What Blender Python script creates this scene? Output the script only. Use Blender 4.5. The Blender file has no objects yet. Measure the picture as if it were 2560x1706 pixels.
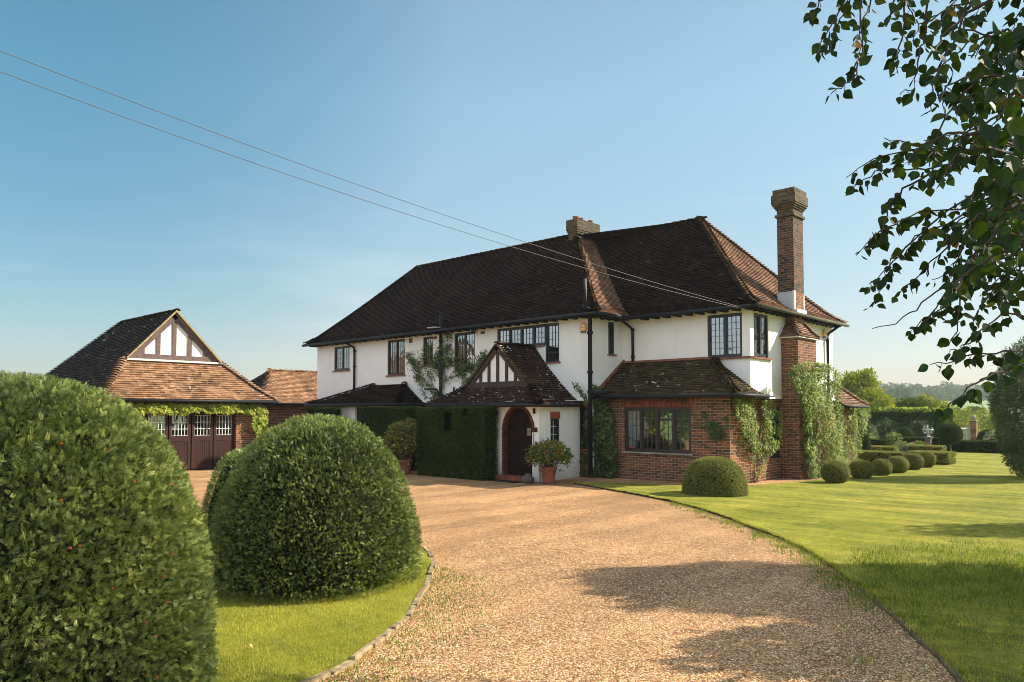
import bpy, math, random
import numpy as np
from mathutils import Vector
random.seed(7); RNG = np.random.default_rng(11)
PI = math.pi
# ------------------------------------------------------------------ camera, sky, sun, exposure
scn = bpy.context.scene
COL = scn.collection
FPX, YH, TH, CXP, EYE = 1904.0, 1034.0, 0.042, 1280.0, 1.95
CYP = YH - FPX*math.tan(TH)
YAW = math.atan((3065-1280)/FPX/math.cos(TH))
camd = bpy.data.cameras.new('camera'); cam = bpy.data.objects.new('camera', camd); COL.objects.link(cam)
cam.location = (0, 0, EYE); cam.rotation_euler = (PI/2+TH, 0, YAW)
camd.sensor_width = 36; camd.lens = FPX/2560*36; camd.shift_y = (CYP-853)/2560
camd.clip_start = 0.05; camd.clip_end = 5000
scn.camera = cam
# ------------------------------------------------------------------ geometry of the view, used only to read distances
FW = np.array([-math.sin(YAW)*math.cos(TH), math.cos(YAW)*math.cos(TH), math.sin(TH)])
RT = np.array([math.cos(YAW), math.sin(YAW), 0.0]); UPV = np.cross(RT, FW); CP = np.array([0, 0, EYE])
def at(px, py, d): return CP + (FW + RT*(px-CXP)/FPX - UPV*(py-CYP)/FPX)*d
def on(px, py, X=None, Y=None, Z=None):
    d = FW + RT*(px-CXP)/FPX - UPV*(py-CYP)/FPX
    for i, v in enumerate((X, Y, Z)):
        if v is not None: return CP + d*((v-CP[i])/d[i])
AZ = math.atan2(0.62, 0.78)          # sun azimuth from +Y towards +X
EL = math.radians(34.5)
world = bpy.data.worlds.new('World'); scn.world = world; world.use_nodes = True
wn = world.node_tree.nodes; wl = world.node_tree.links
for n in list(wn): wn.remove(n)
wo = wn.new('ShaderNodeOutputWorld'); wb = wn.new('ShaderNodeBackground'); sk = wn.new('ShaderNodeTexSky')
sk.sky_type = 'NISHITA'; sk.sun_disc = False; sk.sun_elevation = EL; sk.sun_rotation = AZ
sk.altitude = 0; sk.air_density = 1.0; sk.dust_density = 0.7; sk.ozone_density = 1.6
wb.inputs['Strength'].default_value = 0.10
# faint cirrus streaks low in the sky
tcw = wn.new('ShaderNodeTexCoord'); mpw = wn.new('ShaderNodeMapping'); mpw.inputs['Scale'].default_value = (1.6, 1.6, 14)
nzw = wn.new('ShaderNodeTexNoise'); nzw.inputs['Scale'].default_value = 1.7; nzw.inputs['Detail'].default_value = 5
crw = wn.new('ShaderNodeValToRGB'); crw.color_ramp.elements[0].position = 0.57; crw.color_ramp.elements[1].position = 0.80
crw.color_ramp.elements[1].color = (0.16, 0.16, 0.16, 1)
mxw = wn.new('ShaderNodeMixRGB'); mxw.inputs['Color2'].default_value = (7.2, 7.4, 7.4, 1)
spw = wn.new('ShaderNodeSeparateXYZ'); mrw = wn.new('ShaderNodeMapRange'); mrw.inputs['From Min'].default_value = 0.34; mrw.inputs['From Max'].default_value = 0.08
muw = wn.new('ShaderNodeMath'); muw.operation = 'MULTIPLY'
wl.new(tcw.outputs['Generated'], mpw.inputs['Vector']); wl.new(mpw.outputs[0], nzw.inputs['Vector']); wl.new(nzw.outputs['Fac'], crw.inputs[0])
wl.new(tcw.outputs['Generated'], spw.inputs[0]); wl.new(spw.outputs['Z'], mrw.inputs['Value'])
wl.new(crw.outputs[0], muw.inputs[0]); wl.new(mrw.outputs[0], muw.inputs[1]); wl.new(muw.outputs[0], mxw.inputs['Fac'])
tint = wn.new('ShaderNodeMixRGB'); tint.blend_type = 'MULTIPLY'; tint.inputs['Fac'].default_value = 1.0; tint.inputs['Color2'].default_value = (0.84, 1.01, 0.91, 1)
wl.new(sk.outputs[0], tint.inputs['Color1'])
def wmul(vec, a, b, ca, cb, src):
    d = wn.new('ShaderNodeVectorMath'); d.operation = 'DOT_PRODUCT'; d.inputs[1].default_value = vec; wl.new(tcw.outputs['Generated'], d.inputs[0])
    m = wn.new('ShaderNodeMapRange'); m.inputs['From Min'].default_value = a; m.inputs['From Max'].default_value = b; wl.new(d.outputs['Value'], m.inputs['Value'])
    c = wn.new('ShaderNodeMixRGB'); c.inputs['Color1'].default_value = (*ca, 1); c.inputs['Color2'].default_value = (*cb, 1); wl.new(m.outputs[0], c.inputs['Fac'])
    x = wn.new('ShaderNodeMixRGB'); x.blend_type = 'MULTIPLY'; x.inputs['Fac'].default_value = 1; wl.new(src, x.inputs['Color1']); wl.new(c.outputs[0], x.inputs['Color2']); return x.outputs[0]
# the air is clearest and deepest blue far from the sun, paler and warmer low down
tl = at(0, 0, 1.0)-CP; tl = tl/np.linalg.norm(tl)
g1 = wmul(tuple(float(q) for q in tl), 0.89, 1.0, (1.34, 1.19, 1.09), (0.52, 0.80, 0.84), tint.outputs[0])
g2 = wmul((0, 0, 1), 0.0, 0.38, (0.60, 0.495, 0.60), (1.0, 1, .98), g1)
g2 = wmul(tuple(float(q) for q in RT), 0.0, 0.5, (1, 1, 1), (0.84, 0.84, 0.84), g2)
# unseen bright cloud added behind the viewer as fill light for the shaded walls
dn = wn.new('ShaderNodeVectorMath'); dn.operation = 'DOT_PRODUCT'; dn.inputs[1].default_value = (0.25, -0.93, 0.25); wl.new(tcw.outputs['Generated'], dn.inputs[0])
dm = wn.new('ShaderNodeMapRange'); dm.inputs['From Min'].default_value = 0.12; dm.inputs['From Max'].default_value = 0.62; dm.inputs['To Max'].default_value = 0.74; wl.new(dn.outputs['Value'], dm.inputs['Value'])
cn = wn.new('ShaderNodeTexNoise'); cn.inputs['Scale'].default_value = 2.4; cn.inputs['Detail'].default_value = 6; wl.new(tcw.outputs['Generated'], cn.inputs['Vector'])
cr2 = wn.new('ShaderNodeValToRGB'); cr2.color_ramp.elements[0].position = 0.38; cr2.color_ramp.elements[1].position = 0.55; wl.new(cn.outputs['Fac'], cr2.inputs[0])
cm = wn.new('ShaderNodeMath'); cm.operation = 'MULTIPLY'; wl.new(dm.outputs[0], cm.inputs[0]); wl.new(cr2.outputs[0], cm.inputs[1])
cx = wn.new('ShaderNodeMixRGB'); cx.inputs['Color2'].default_value = (7.8, 8.0, 8.8, 1); wl.new(cm.outputs[0], cx.inputs['Fac']); wl.new(g2, cx.inputs['Color1'])
wl.new(cx.outputs[0], mxw.inputs['Color1']); wl.new(mxw.outputs[0], wb.inputs['Color']); wl.new(wb.outputs[0], wo.inputs['Surface'])
sund = bpy.data.lights.new('sun', 'SUN'); sun = bpy.data.objects.new('sun', sund); COL.objects.link(sun)
sund.energy = 5.0; sund.angle = math.radians(0.53); sund.color = (1.0, 0.90, 0.74)
sdir = Vector((math.sin(AZ)*math.cos(EL), math.cos(AZ)*math.cos(EL), math.sin(EL)))
sun.rotation_euler = sdir.to_track_quat('Z', 'Y').to_euler(); sun.location = (20, 20, 30)
scn.view_settings.view_transform = 'Standard'; scn.view_settings.look = 'None'
scn.view_settings.exposure = 1.0; scn.view_settings.gamma = 1.0
scn.cycles.filter_width = 0.9; scn.cycles.use_denoising = True; scn.cycles.denoiser = 'OPENIMAGEDENOISE'; scn.cycles.denoising_prefilter = 'ACCURATE'; scn.cycles.denoising_input_passes = 'RGB_ALBEDO_NORMAL'; scn.cycles.max_bounces = 6; scn.cycles.transparent_max_bounces = 12; scn.cycles.volume_bounces = 0
# ------------------------------------------------------------------ materials
def mat(name):
    m = bpy.data.materials.new(name); m.use_nodes = True
    for n in list(m.node_tree.nodes): m.node_tree.nodes.remove(n)
    return m, m.node_tree.nodes, m.node_tree.links
def ramp(nodes, stops):
    r = nodes.new('ShaderNodeValToRGB'); e = r.color_ramp.elements
    while len(e) < len(stops): e.new(0.5)
    for i, (p, c) in enumerate(stops): e[i].position = p; e[i].color = (c[0], c[1], c[2], 1)
    return r
def noise(nodes, links, vec, scale, detail=4, rough=0.55):
    n = nodes.new('ShaderNodeTexNoise'); n.inputs['Scale'].default_value = scale; n.inputs['Detail'].default_value = detail
    n.inputs['Roughness'].default_value = rough
    if vec is not None: links.new(vec, n.inputs['Vector'])
    return n
def mixc(nodes, links, fac, a, b, mode='MIX'):
    m = nodes.new('ShaderNodeMixRGB'); m.blend_type = mode
    for s, v in ((0, fac), (1, a), (2, b)):
        if isinstance(v, (int, float)): m.inputs[s].default_value = v
        elif isinstance(v, tuple): m.inputs[s].default_value = (v[0], v[1], v[2], 1)
        else: links.new(v, m.inputs[s])
    return m.outputs[0]
def finish(nodes, links, col, rough=0.7, bump=None, bstr=0.3, bdist=0.02, spec=0.5, trans=0.0, tcol=None, metal=0.0):
    p = nodes.new('ShaderNodeBsdfPrincipled'); o = nodes.new('ShaderNodeOutputMaterial')
    if isinstance(col, tuple): p.inputs['Base Color'].default_value = (col[0], col[1], col[2], 1)
    else: links.new(col, p.inputs['Base Color'])
    if isinstance(rough, (int, float)): p.inputs['Roughness'].default_value = rough
    else: links.new(rough, p.inputs['Roughness'])
    p.inputs['Specular IOR Level'].default_value = spec; p.inputs['Metallic'].default_value = metal
    if bump is not None:
        b = nodes.new('ShaderNodeBump'); b.inputs['Strength'].default_value = bstr; b.inputs['Distance'].default_value = bdist
        links.new(bump, b.inputs['Height']); links.new(b.outputs[0], p.inputs['Normal'])
    if trans > 0:
        t = nodes.new('ShaderNodeBsdfTranslucent'); ms = nodes.new('ShaderNodeMixShader'); ms.inputs[0].default_value = trans
        if tcol is None: tcol = col
        if isinstance(tcol, tuple): t.inputs['Color'].default_value = (*tcol, 1)
        else: links.new(tcol, t.inputs['Color'])
        links.new(p.outputs[0], ms.inputs[1]); links.new(t.outputs[0], ms.inputs[2]); links.new(ms.outputs[0], o.inputs[0])
    else: links.new(p.outputs[0], o.inputs[0])
def plain(name, c, rough=0.5, spec=0.5, metal=0.0, var=0.12, scale=6.0, bstr=0.1):
    m, n, l = mat(name); tc = n.new('ShaderNodeTexCoord')
    nz = noise(n, l, tc.outputs['Object'], scale, 5)
    dark = tuple(v*(1-var) for v in c); lite = tuple(min(1, v*(1+var)) for v in c)
    r = ramp(n, [(0.3, dark), (0.7, lite)]); l.new(nz.outputs['Fac'], r.inputs[0])
    finish(n, l, r.outputs[0], rough, nz.outputs['Fac'], bstr, 0.01, spec, metal=metal); return m
def leafmat(name, stops, trans=0.25, rough=0.45, spec=0.4, tint=(1.5, 1.7, 0.5)):
    m, n, l = mat(name); a = n.new('ShaderNodeAttribute'); a.attribute_name = 'rnd'
    r = ramp(n, stops); l.new(a.outputs['Fac'], r.inputs[0])
    tc = n.new('ShaderNodeTexCoord'); nz = noise(n, l, tc.outputs['Object'], 1.3, 3)
    rr = ramp(n, [(0.3, (0.72, 0.74, 0.7)), (0.7, (1.25, 1.2, 1.1))]); l.new(nz.outputs['Fac'], rr.inputs[0])
    c = mixc(n, l, 1.0, r.outputs[0], rr.outputs[0], 'MULTIPLY')
    t = mixc(n, l, 1.0, c, tint, 'MULTIPLY')
    finish(n, l, c, rough, spec=spec, trans=trans, tcol=t); return m
M = {}
def render_wall():
    m, n, l = mat('white_render'); tc = n.new('ShaderNodeTexCoord')
    a = noise(n, l, tc.outputs['Object'], 0.9, 6, 0.6); b = noise(n, l, tc.outputs['Object'], 22, 4, 0.6)
    mp = n.new('ShaderNodeMapping'); mp.inputs['Scale'].default_value = (5, 5, 0.5); l.new(tc.outputs['Object'], mp.inputs[0])
    st = noise(n, l, mp.outputs[0], 1.2, 4)
    r = ramp(n, [(0.3, (0.81, 0.79, 0.755)), (0.65, (0.89, 0.87, 0.84))]); l.new(a.outputs['Fac'], r.inputs[0])
    rs = ramp(n, [(0.30, (0.965, 0.96, 0.945)), (0.55, (1, 1, 1))]); l.new(st.outputs['Fac'], rs.inputs[0])
    c = mixc(n, l, 1.0, r.outputs[0], rs.outputs[0], 'MULTIPLY')
    sx = n.new('ShaderNodeSeparateXYZ'); ge = n.new('ShaderNodeNewGeometry'); l.new(ge.outputs['Position'], sx.inputs[0])
    mr = n.new('ShaderNodeMapRange'); mr.inputs['From Min'].default_value = 0.55; mr.inputs['From Max'].default_value = 0.0; l.new(sx.outputs['Z'], mr.inputs['Value'])
    sn = noise(n, l, tc.outputs['Object'], 5, 5, 0.7); ad = n.new('ShaderNodeMath'); ad.operation = 'MULTIPLY'; l.new(mr.outputs[0], ad.inputs[0]); l.new(sn.outputs['Fac'], ad.inputs[1])
    c = mixc(n, l, ad.outputs[0], c, (0.36, 0.32, 0.22))
    pt = noise(n, l, tc.outputs['Object'], 0.45, 3, 0.4); pr = ramp(n, [(0.47, (1, 1, 1)), (0.50, (0.955, 0.95, 0.94))]); l.new(pt.outputs['Fac'], pr.inputs[0]); c = mixc(n, l, 1.0, c, pr.outputs[0], 'MULTIPLY')
    finish(n, l, c, 0.85, b.outputs['Fac'], 0.25, 0.006, 0.2); return m
M['render'] = render_wall()
def brick(name, stops, mortar, w=0.225, h=0.075, horizontal=True):
    m, n, l = mat(name); uv = n.new('ShaderNodeUVMap'); tc = n.new('ShaderNodeTexCoord')
    bt = n.new('ShaderNodeTexBrick'); bt.inputs['Scale'].default_value = 1.0
    bt.inputs['Brick Width'].default_value = w; bt.inputs['Row Height'].default_value = h
    bt.inputs['Mortar Size'].default_value = 0.006; bt.inputs['Mortar Smooth'].default_value = 0.2
    bt.inputs['Color1'].default_value = (0, 0, 0, 1); bt.inputs['Color2'].default_value = (1, 1, 1, 1); bt.inputs['Mortar'].default_value = (0.5, 0.5, 0.5, 1)
    l.new(uv.outputs[0], bt.inputs['Vector'])
    r = ramp(n, stops); l.new(bt.outputs['Color'], r.inputs[0])
    a = noise(n, l, tc.outputs['Object'], 14, 4); b = noise(n, l, tc.outputs['Object'], 1.1, 4)
    rr = ramp(n, [(0.3, (0.7, 0.7, 0.72)), (0.7, (1.15, 1.1, 1.05))]); l.new(a.outputs['Fac'], rr.inputs[0])
    rb = ramp(n, [(0.3, (0.72, 0.74, 0.74)), (0.6, (1.05, 1.03, 1.0))]); l.new(b.outputs['Fac'], rb.inputs[0])
    c = mixc(n, l, 1.0, r.outputs[0], rr.outputs[0], 'MULTIPLY'); c = mixc(n, l, 1.0, c, rb.outputs[0], 'MULTIPLY')
    c = mixc(n, l, bt.outputs['Fac'], c, mortar)
    inv = n.new('ShaderNodeMath'); inv.operation = 'MULTIPLY_ADD'; inv.inputs[1].default_value = -1.0; l.new(bt.outputs['Fac'], inv.inputs[0]); l.new(a.outputs['Fac'], inv.inputs[2])
    finish(n, l, c, 0.85, inv.outputs[0], 0.5, 0.01, 0.2); return m
M['brick'] = brick('red_brick', [(0.0, (0.27, 0.105, 0.055)), (0.3, (0.21, 0.088, 0.048)), (0.6, (0.14, 0.070, 0.042)), (0.85, (0.075, 0.045, 0.034)), (1.0, (0.33, 0.13, 0.065))], (0.36, 0.29, 0.18))
M['brick_dark'] = brick('dark_stack_brick', [(0.0, (0.145, 0.072, 0.043)), (0.3, (0.102, 0.060, 0.038)), (0.6, (0.060, 0.038, 0.027)), (0.85, (0.038, 0.028, 0.023)), (1.0, (0.187, 0.085, 0.047))], (0.20, 0.16, 0.11))
M['brick_old'] = brick('weathered_brick', [(0.0, (0.136, 0.095, 0.054)), (0.4, (0.085, 0.065, 0.037)), (0.8, (0.048, 0.041, 0.026)), (1.0, (0.177, 0.116, 0.061))], (0.14, 0.12, 0.08))
M['soldier'] = brick('soldier_course_brick', [(0.0, (0.30, 0.085, 0.04)), (0.5, (0.24, 0.065, 0.035)), (1.0, (0.15, 0.05, 0.03))], (0.30, 0.15, 0.09), 0.07, 0.4)
def tiles(name, stops, moss=0.5, lichen=0.62, mosscol=(0.10, 0.10, 0.04), trough=0.8):
    m, n, l = mat(name); a = n.new('ShaderNodeAttribute'); a.attribute_name = 'rnd'; tc = n.new('ShaderNodeTexCoord')
    r = ramp(n, stops); l.new(a.outputs['Fac'], r.inputs[0])
    b = noise(n, l, tc.outputs['Object'], 0.8, 6, 0.65); c0 = noise(n, l, tc.outputs['Object'], 30, 3)
    rr = ramp(n, [(0.3, (0.6, 0.6, 0.6)), (0.7, (1.25, 1.2, 1.15))]); l.new(b.outputs['Fac'], rr.inputs[0])
    c = mixc(n, l, 1.0, r.outputs[0], rr.outputs[0], 'MULTIPLY')
    rc = ramp(n, [(0.3, (0.75, 0.75, 0.75)), (0.7, (1.2, 1.2, 1.2))]); l.new(c0.outputs['Fac'], rc.inputs[0])
    c = mixc(n, l, 1.0, c, rc.outputs[0], 'MULTIPLY')
    ms = noise(n, l, tc.outputs['Object'], 2.3, 7, 0.7); mr = ramp(n, [(moss, (0, 0, 0)), (moss+0.16, (0.8, 0.8, 0.8))]); l.new(ms.outputs['Fac'], mr.inputs[0])
    c = mixc(n, l, mr.outputs[0], c, mosscol)
    mp = n.new('ShaderNodeMapping'); mp.inputs['Scale'].default_value = (1, 1, 1.6); l.new(tc.outputs['Object'], mp.inputs[0])
    li = noise(n, l, mp.outputs[0], 7.5, 2, 0.4); big = noise(n, l, tc.outputs['Object'], 0.9, 3)
    ad = n.new('ShaderNodeMath'); ad.operation = 'MULTIPLY_ADD'; ad.inputs[1].default_value = 0.35; l.new(big.outputs['Fac'], ad.inputs[0]); l.new(li.outputs['Fac'], ad.inputs[2])
    lr = ramp(n, [(lichen+0.17, (0, 0, 0)), (lichen+0.20, (1, 1, 1))]); l.new(ad.outputs[0], lr.inputs[0])
    c = mixc(n, l, lr.outputs[0], c, (0.45, 0.45, 0.42))
    finish(n, l, c, trough, c0.outputs['Fac'], 0.4, 0.004, 0.07); return m
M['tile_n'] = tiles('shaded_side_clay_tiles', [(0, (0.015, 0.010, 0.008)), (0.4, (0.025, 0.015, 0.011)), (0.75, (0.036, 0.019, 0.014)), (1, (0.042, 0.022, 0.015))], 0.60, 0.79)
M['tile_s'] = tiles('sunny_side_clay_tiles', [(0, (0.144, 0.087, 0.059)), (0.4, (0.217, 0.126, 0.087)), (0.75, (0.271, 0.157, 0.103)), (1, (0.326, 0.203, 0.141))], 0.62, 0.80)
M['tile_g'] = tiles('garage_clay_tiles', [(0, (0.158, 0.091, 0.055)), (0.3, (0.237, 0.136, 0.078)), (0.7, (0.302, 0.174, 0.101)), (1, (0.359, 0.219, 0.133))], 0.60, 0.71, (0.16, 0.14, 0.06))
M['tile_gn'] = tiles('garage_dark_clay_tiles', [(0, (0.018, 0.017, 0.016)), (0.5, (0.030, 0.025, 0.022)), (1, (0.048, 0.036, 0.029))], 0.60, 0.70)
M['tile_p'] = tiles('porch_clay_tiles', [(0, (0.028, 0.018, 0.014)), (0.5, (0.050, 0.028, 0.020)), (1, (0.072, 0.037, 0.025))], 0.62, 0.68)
M['tile_l'] = tiles('mossy_clay_tiles', [(0, (0.034, 0.025, 0.016)), (0.5, (0.062, 0.041, 0.025)), (1, (0.093, 0.059, 0.034))], 0.50, 0.72, (0.075, 0.085, 0.022))
M['underlay'] = plain('roof_underlay', (0.03, 0.022, 0.018), 0.9)
M['black'] = plain('black_paint', (0.012, 0.014, 0.016), 0.6, 0.25)
M['frame'] = plain('dark_window_paint', (0.018, 0.020, 0.024), 0.35, 0.5)
M['frame_brown'] = plain('dark_brown_window_paint', (0.035, 0.022, 0.017), 0.45, 0.5)
M['lead_line'] = plain('lead_came', (0.10, 0.10, 0.10), 0.5)
M['lead'] = plain('lead_sheet', (0.42, 0.45, 0.48), 0.6, 0.4, 0.0, 0.12, 5)
M['mortar'] = plain('pale_mortar', (0.62, 0.60, 0.56), 0.8)
M['sill'] = plain('red_tile_sill', (0.22, 0.085, 0.05), 0.7, 0.3, 0, 0.3, 10)
M['timber'] = plain('dark_stained_timber', (0.055, 0.034, 0.028), 0.75, 0.3, 0, 0.3, 9, 0.4)
M['door'] = plain('dark_oak_door', (0.020, 0.011, 0.008), 0.8, 0.1, 0, 0.3, 14, 0.3)
M['garage_door'] = plain('maroon_paint', (0.034, 0.010, 0.007), 0.55, 0.3, 0, 0.15, 5)
M['white_paint'] = plain('white_gloss_paint', (0.72, 0.72, 0.68), 0.4)
M['terracotta'] = plain('terracotta', (0.27, 0.105, 0.065), 0.8, 0.2, 0, 0.3, 7)
M['stem'] = plain('brown_stem', (0.13, 0.09, 0.055), 0.85, 0.2, 0, 0.3, 20)
M['bark'] = plain('grey_bark', (0.12, 0.10, 0.08), 0.9, 0.2, 0, 0.4, 8, 0.6)
M['twig'] = plain('dark_birch_twig', (0.045, 0.026, 0.018), 0.7)
M['yellow'] = plain('yellow_plastic', (0.75, 0.40, 0.06), 0.4)
M['white_plastic'] = plain('white_plastic', (0.75, 0.75, 0.75), 0.4)
M['blue_plastic'] = plain('dark_blue_plastic', (0.02, 0.03, 0.12), 0.3)
M['grey_mark'] = plain('grey_print', (0.25, 0.27, 0.32), 0.5)
M['stone'] = plain('weathered_stone', (0.30, 0.27, 0.21), 0.9, 0.2, 0, 0.35, 6, 0.5)
M['soil'] = plain('dark_soil', (0.045, 0.033, 0.020), 0.95, 0.1, 0, 0.4, 12, 0.8)
M['steel'] = plain('galvanised_steel', (0.45, 0.47, 0.48), 0.4, 0.5, 0.6)
M['interior'] = plain('interior_wall_paint', (0.30, 0.25, 0.17), 0.9, 0.2)
M['cable'] = plain('grey_cable', (0.13, 0.11, 0.105), 0.6)
M['core'] = plain('inner_twigs', (0.012, 0.014, 0.007), 1.0, 0.0, 0, 0.4, 9)
M['amber'] = plain('amber_glass', (0.55, 0.30, 0.06), 0.2)
def curtain_mat():
    m, n, l = mat('net_curtain'); tc = n.new('ShaderNodeTexCoord')
    finish(n, l, (0.62, 0.56, 0.42), 0.9, trans=0.4, tcol=(0.6, 0.55, 0.4)); return m
M['curtain'] = curtain_mat()
def glass():
    m, n, l = mat('window_glass'); o = n.new('ShaderNodeOutputMaterial')
    g = n.new('ShaderNodeBsdfGlossy'); g.inputs['Roughness'].default_value = 0.02; g.inputs['Color'].default_value = (0.92, 0.97, 0.97, 1)
    t = n.new('ShaderNodeBsdfTransparent'); t.inputs['Color'].default_value = (0.62, 0.66, 0.64, 1)
    mx = n.new('ShaderNodeMixShader'); fr = n.new('ShaderNodeFresnel'); fr.inputs['IOR'].default_value = 3.4
    tc = n.new('ShaderNodeTexCoord'); nz = noise(n, l, tc.outputs['Object'], 2.2, 2)
    b = n.new('ShaderNodeBump'); b.inputs['Strength'].default_value = 0.09; b.inputs['Distance'].default_value = 0.1
    l.new(nz.outputs['Fac'], b.inputs['Height']); l.new(b.outputs[0], g.inputs['Normal'])
    l.new(fr.outputs[0], mx.inputs[0]); l.new(t.outputs[0], mx.inputs[1]); l.new(g.outputs[0], mx.inputs[2]); l.new(mx.outputs[0], o.inputs[0]); return m
M['glass'] = glass()
def gravel_mat():
    m, n, l = mat('gravel'); tc = n.new('ShaderNodeTexCoord')
    v = n.new('ShaderNodeTexVoronoi'); v.inputs['Scale'].default_value = 62; l.new(tc.outputs['Object'], v.inputs['Vector'])
    sp = n.new('ShaderNodeSeparateColor'); l.new(v.outputs['Color'], sp.inputs[0])
    r = ramp(n, [(0.0, (0.22, 0.11, 0.05)), (0.25, (0.46, 0.26, 0.13)), (0.55, (0.70, 0.44, 0.21)), (0.8, (0.84, 0.58, 0.31)), (1.0, (0.88, 0.74, 0.56))]); l.new(sp.outputs[0], r.inputs[0])
    dk = ramp(n, [(0.25, (1, 1, 1)), (0.62, (0.48, 0.38, 0.28))]); l.new(v.outputs['Distance'], dk.inputs[0])
    c = mixc(n, l, 1.0, r.outputs[0], dk.outputs[0], 'MULTIPLY')
    big = noise(n, l, tc.outputs['Object'], 0.55, 6, 0.6); br = ramp(n, [(0.38, (0.84, 0.83, 0.83)), (0.62, (1.10, 1.09, 1.09))]); l.new(big.outputs['Fac'], br.inputs[0])
    c = mixc(n, l, 1.0, c, br.outputs[0], 'MULTIPLY')
    mp = n.new('ShaderNodeMapping'); mp.inputs['Rotation'].default_value = (0, 0, 0.5); mp.inputs['Scale'].default_value = (1.1, 0.16, 1); l.new(tc.outputs['Object'], mp.inputs[0])
    tr = noise(n, l, mp.outputs[0], 1.1, 3); trr = ramp(n, [(0.40, (0.80, 0.78, 0.76)), (0.58, (1.08, 1.06, 1.04))]); l.new(tr.outputs['Fac'], trr.inputs[0])
    c = mixc(n, l, 1.0, c, trr.outputs[0], 'MULTIPLY')
    wd = noise(n, l, tc.outputs['Object'], 2.6, 7, 0.75); wr = ramp(n, [(0.63, (0, 0, 0)), (0.70, (0.6, 0.6, 0.6))]); l.new(wd.outputs['Fac'], wr.inputs[0])
    c = mixc(n, l, wr.outputs[0], c, (0.16, 0.17, 0.05))
    inv = n.new('ShaderNodeMath'); inv.operation = 'MULTIPLY'; inv.inputs[1].default_value = -1; l.new(v.outputs['Distance'], inv.inputs[0])
    finish(n, l, c, 0.85, inv.outputs[0], 1.0, 0.012, 0.2); return m
M['gravel'] = gravel_mat()
def pebble_mat():
    m, n, l = mat('pebbles'); a = n.new('ShaderNodeAttribute'); a.attribute_name = 'rnd'
    r = ramp(n, [(0.0, (0.18, 0.095, 0.05)), (0.25, (0.46, 0.27, 0.14)), (0.55, (0.70, 0.46, 0.24)), (0.8, (0.84, 0.60, 0.35)), (1.0, (0.90, 0.78, 0.62))]); l.new(a.outputs['Fac'], r.inputs[0])
    finish(n, l, r.outputs[0], 0.7, spec=0.3); return m
M['pebble'] = pebble_mat()
def lawn_mat(name='lawn_grass', k=1.0):
    m, n, l = mat(name); tc = n.new('ShaderNodeTexCoord')
    a = noise(n, l, tc.outputs['Object'], 0.7, 8, 0.62); b = noise(n, l, tc.outputs['Object'], 70, 3, 0.7)
    mp = n.new('ShaderNodeMapping'); mp.inputs['Rotation'].default_value = (0, 0, -0.72); mp.inputs['Scale'].default_value = (0.35, 2.4, 1); l.new(tc.outputs['Object'], mp.inputs[0])
    st = noise(n, l, mp.outputs[0], 0.9, 6, 0.65)
    r = ramp(n, [(0.30, (0.16*k, 0.18*k, 0.026)), (0.5, (0.26*k, 0.26*k, 0.036)), (0.72, (0.35*k, 0.33*k, 0.06))]); l.new(a.outputs['Fac'], r.inputs[0])
    rs = ramp(n, [(0.36, (0.66, 0.73, 0.7)), (0.62, (1.20, 1.14, 1.2))]); l.new(st.outputs['Fac'], rs.inputs[0])
    rb = ramp(n, [(0.3, (0.50, 0.54, 0.45)), (0.7, (1.45, 1.4, 1.35))]); l.new(b.outputs['Fac'], rb.inputs[0])
    b2 = noise(n, l, tc.outputs['Object'], 9, 5, 0.7); rb2 = ramp(n, [(0.32, (0.66, 0.68, 0.62)), (0.68, (1.3, 1.26, 1.2))]); l.new(b2.outputs['Fac'], rb2.inputs[0])
    c = mixc(n, l, 1.0, r.outputs[0], rs.outputs[0], 'MULTIPLY'); c = mixc(n, l, 1.0, c, rb.outputs[0], 'MULTIPLY'); c = mixc(n, l, 1.0, c, rb2.outputs[0], 'MULTIPLY')
    dr = noise(n, l, tc.outputs['Object'], 1.9, 7, 0.7); dd = ramp(n, [(0.60, (0, 0, 0)), (0.75, (0.55, 0.55, 0.55))]); l.new(dr.outputs['Fac'], dd.inputs[0])
    c = mixc(n, l, dd.outputs[0], c, (0.27*k, 0.24*k, 0.08))
    finish(n, l, c, 0.9, b.outputs['Fac'], 0.9, 0.03, 0.15); return m
M['lawn'] = lawn_mat()
M['blade'] = leafmat('grass_blades', [(0.0, (0.218, 0.242, 0.040)), (0.4, (0.360, 0.364, 0.063)), (0.8, (0.488, 0.449, 0.101)), (1.0, (0.668, 0.521, 0.315))], 0.35, 0.6, 0.2, (1.2, 1.3, 0.6))
M['weed'] = leafmat('long_grass_blades', [(0.0, (0.079, 0.120, 0.018)), (0.6, (0.173, 0.228, 0.030)), (1.0, (0.347, 0.324, 0.060))], 0.35, 0.55, 0.3, (1.2, 1.4, 0.5))
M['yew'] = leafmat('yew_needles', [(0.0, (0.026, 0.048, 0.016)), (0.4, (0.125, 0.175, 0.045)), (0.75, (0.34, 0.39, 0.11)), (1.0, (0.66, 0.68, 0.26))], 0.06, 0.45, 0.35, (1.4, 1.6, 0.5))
M['yew_hedge'] = leafmat('hedge_leaves', [(0.0, (0.024, 0.046, 0.011)), (0.6, (0.054, 0.090, 0.018)), (1.0, (0.109, 0.144, 0.034))], 0.12, 0.6, 0.10, (1.3, 1.5, 0.5))
M['box'] = leafmat('box_leaves', [(0.0, (0.112, 0.138, 0.028)), (0.5, (0.214, 0.226, 0.044)), (0.9, (0.359, 0.334, 0.068)), (1.0, (0.583, 0.432, 0.118))], 0.15, 0.45, 0.4, (1.4, 1.5, 0.5))
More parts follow.
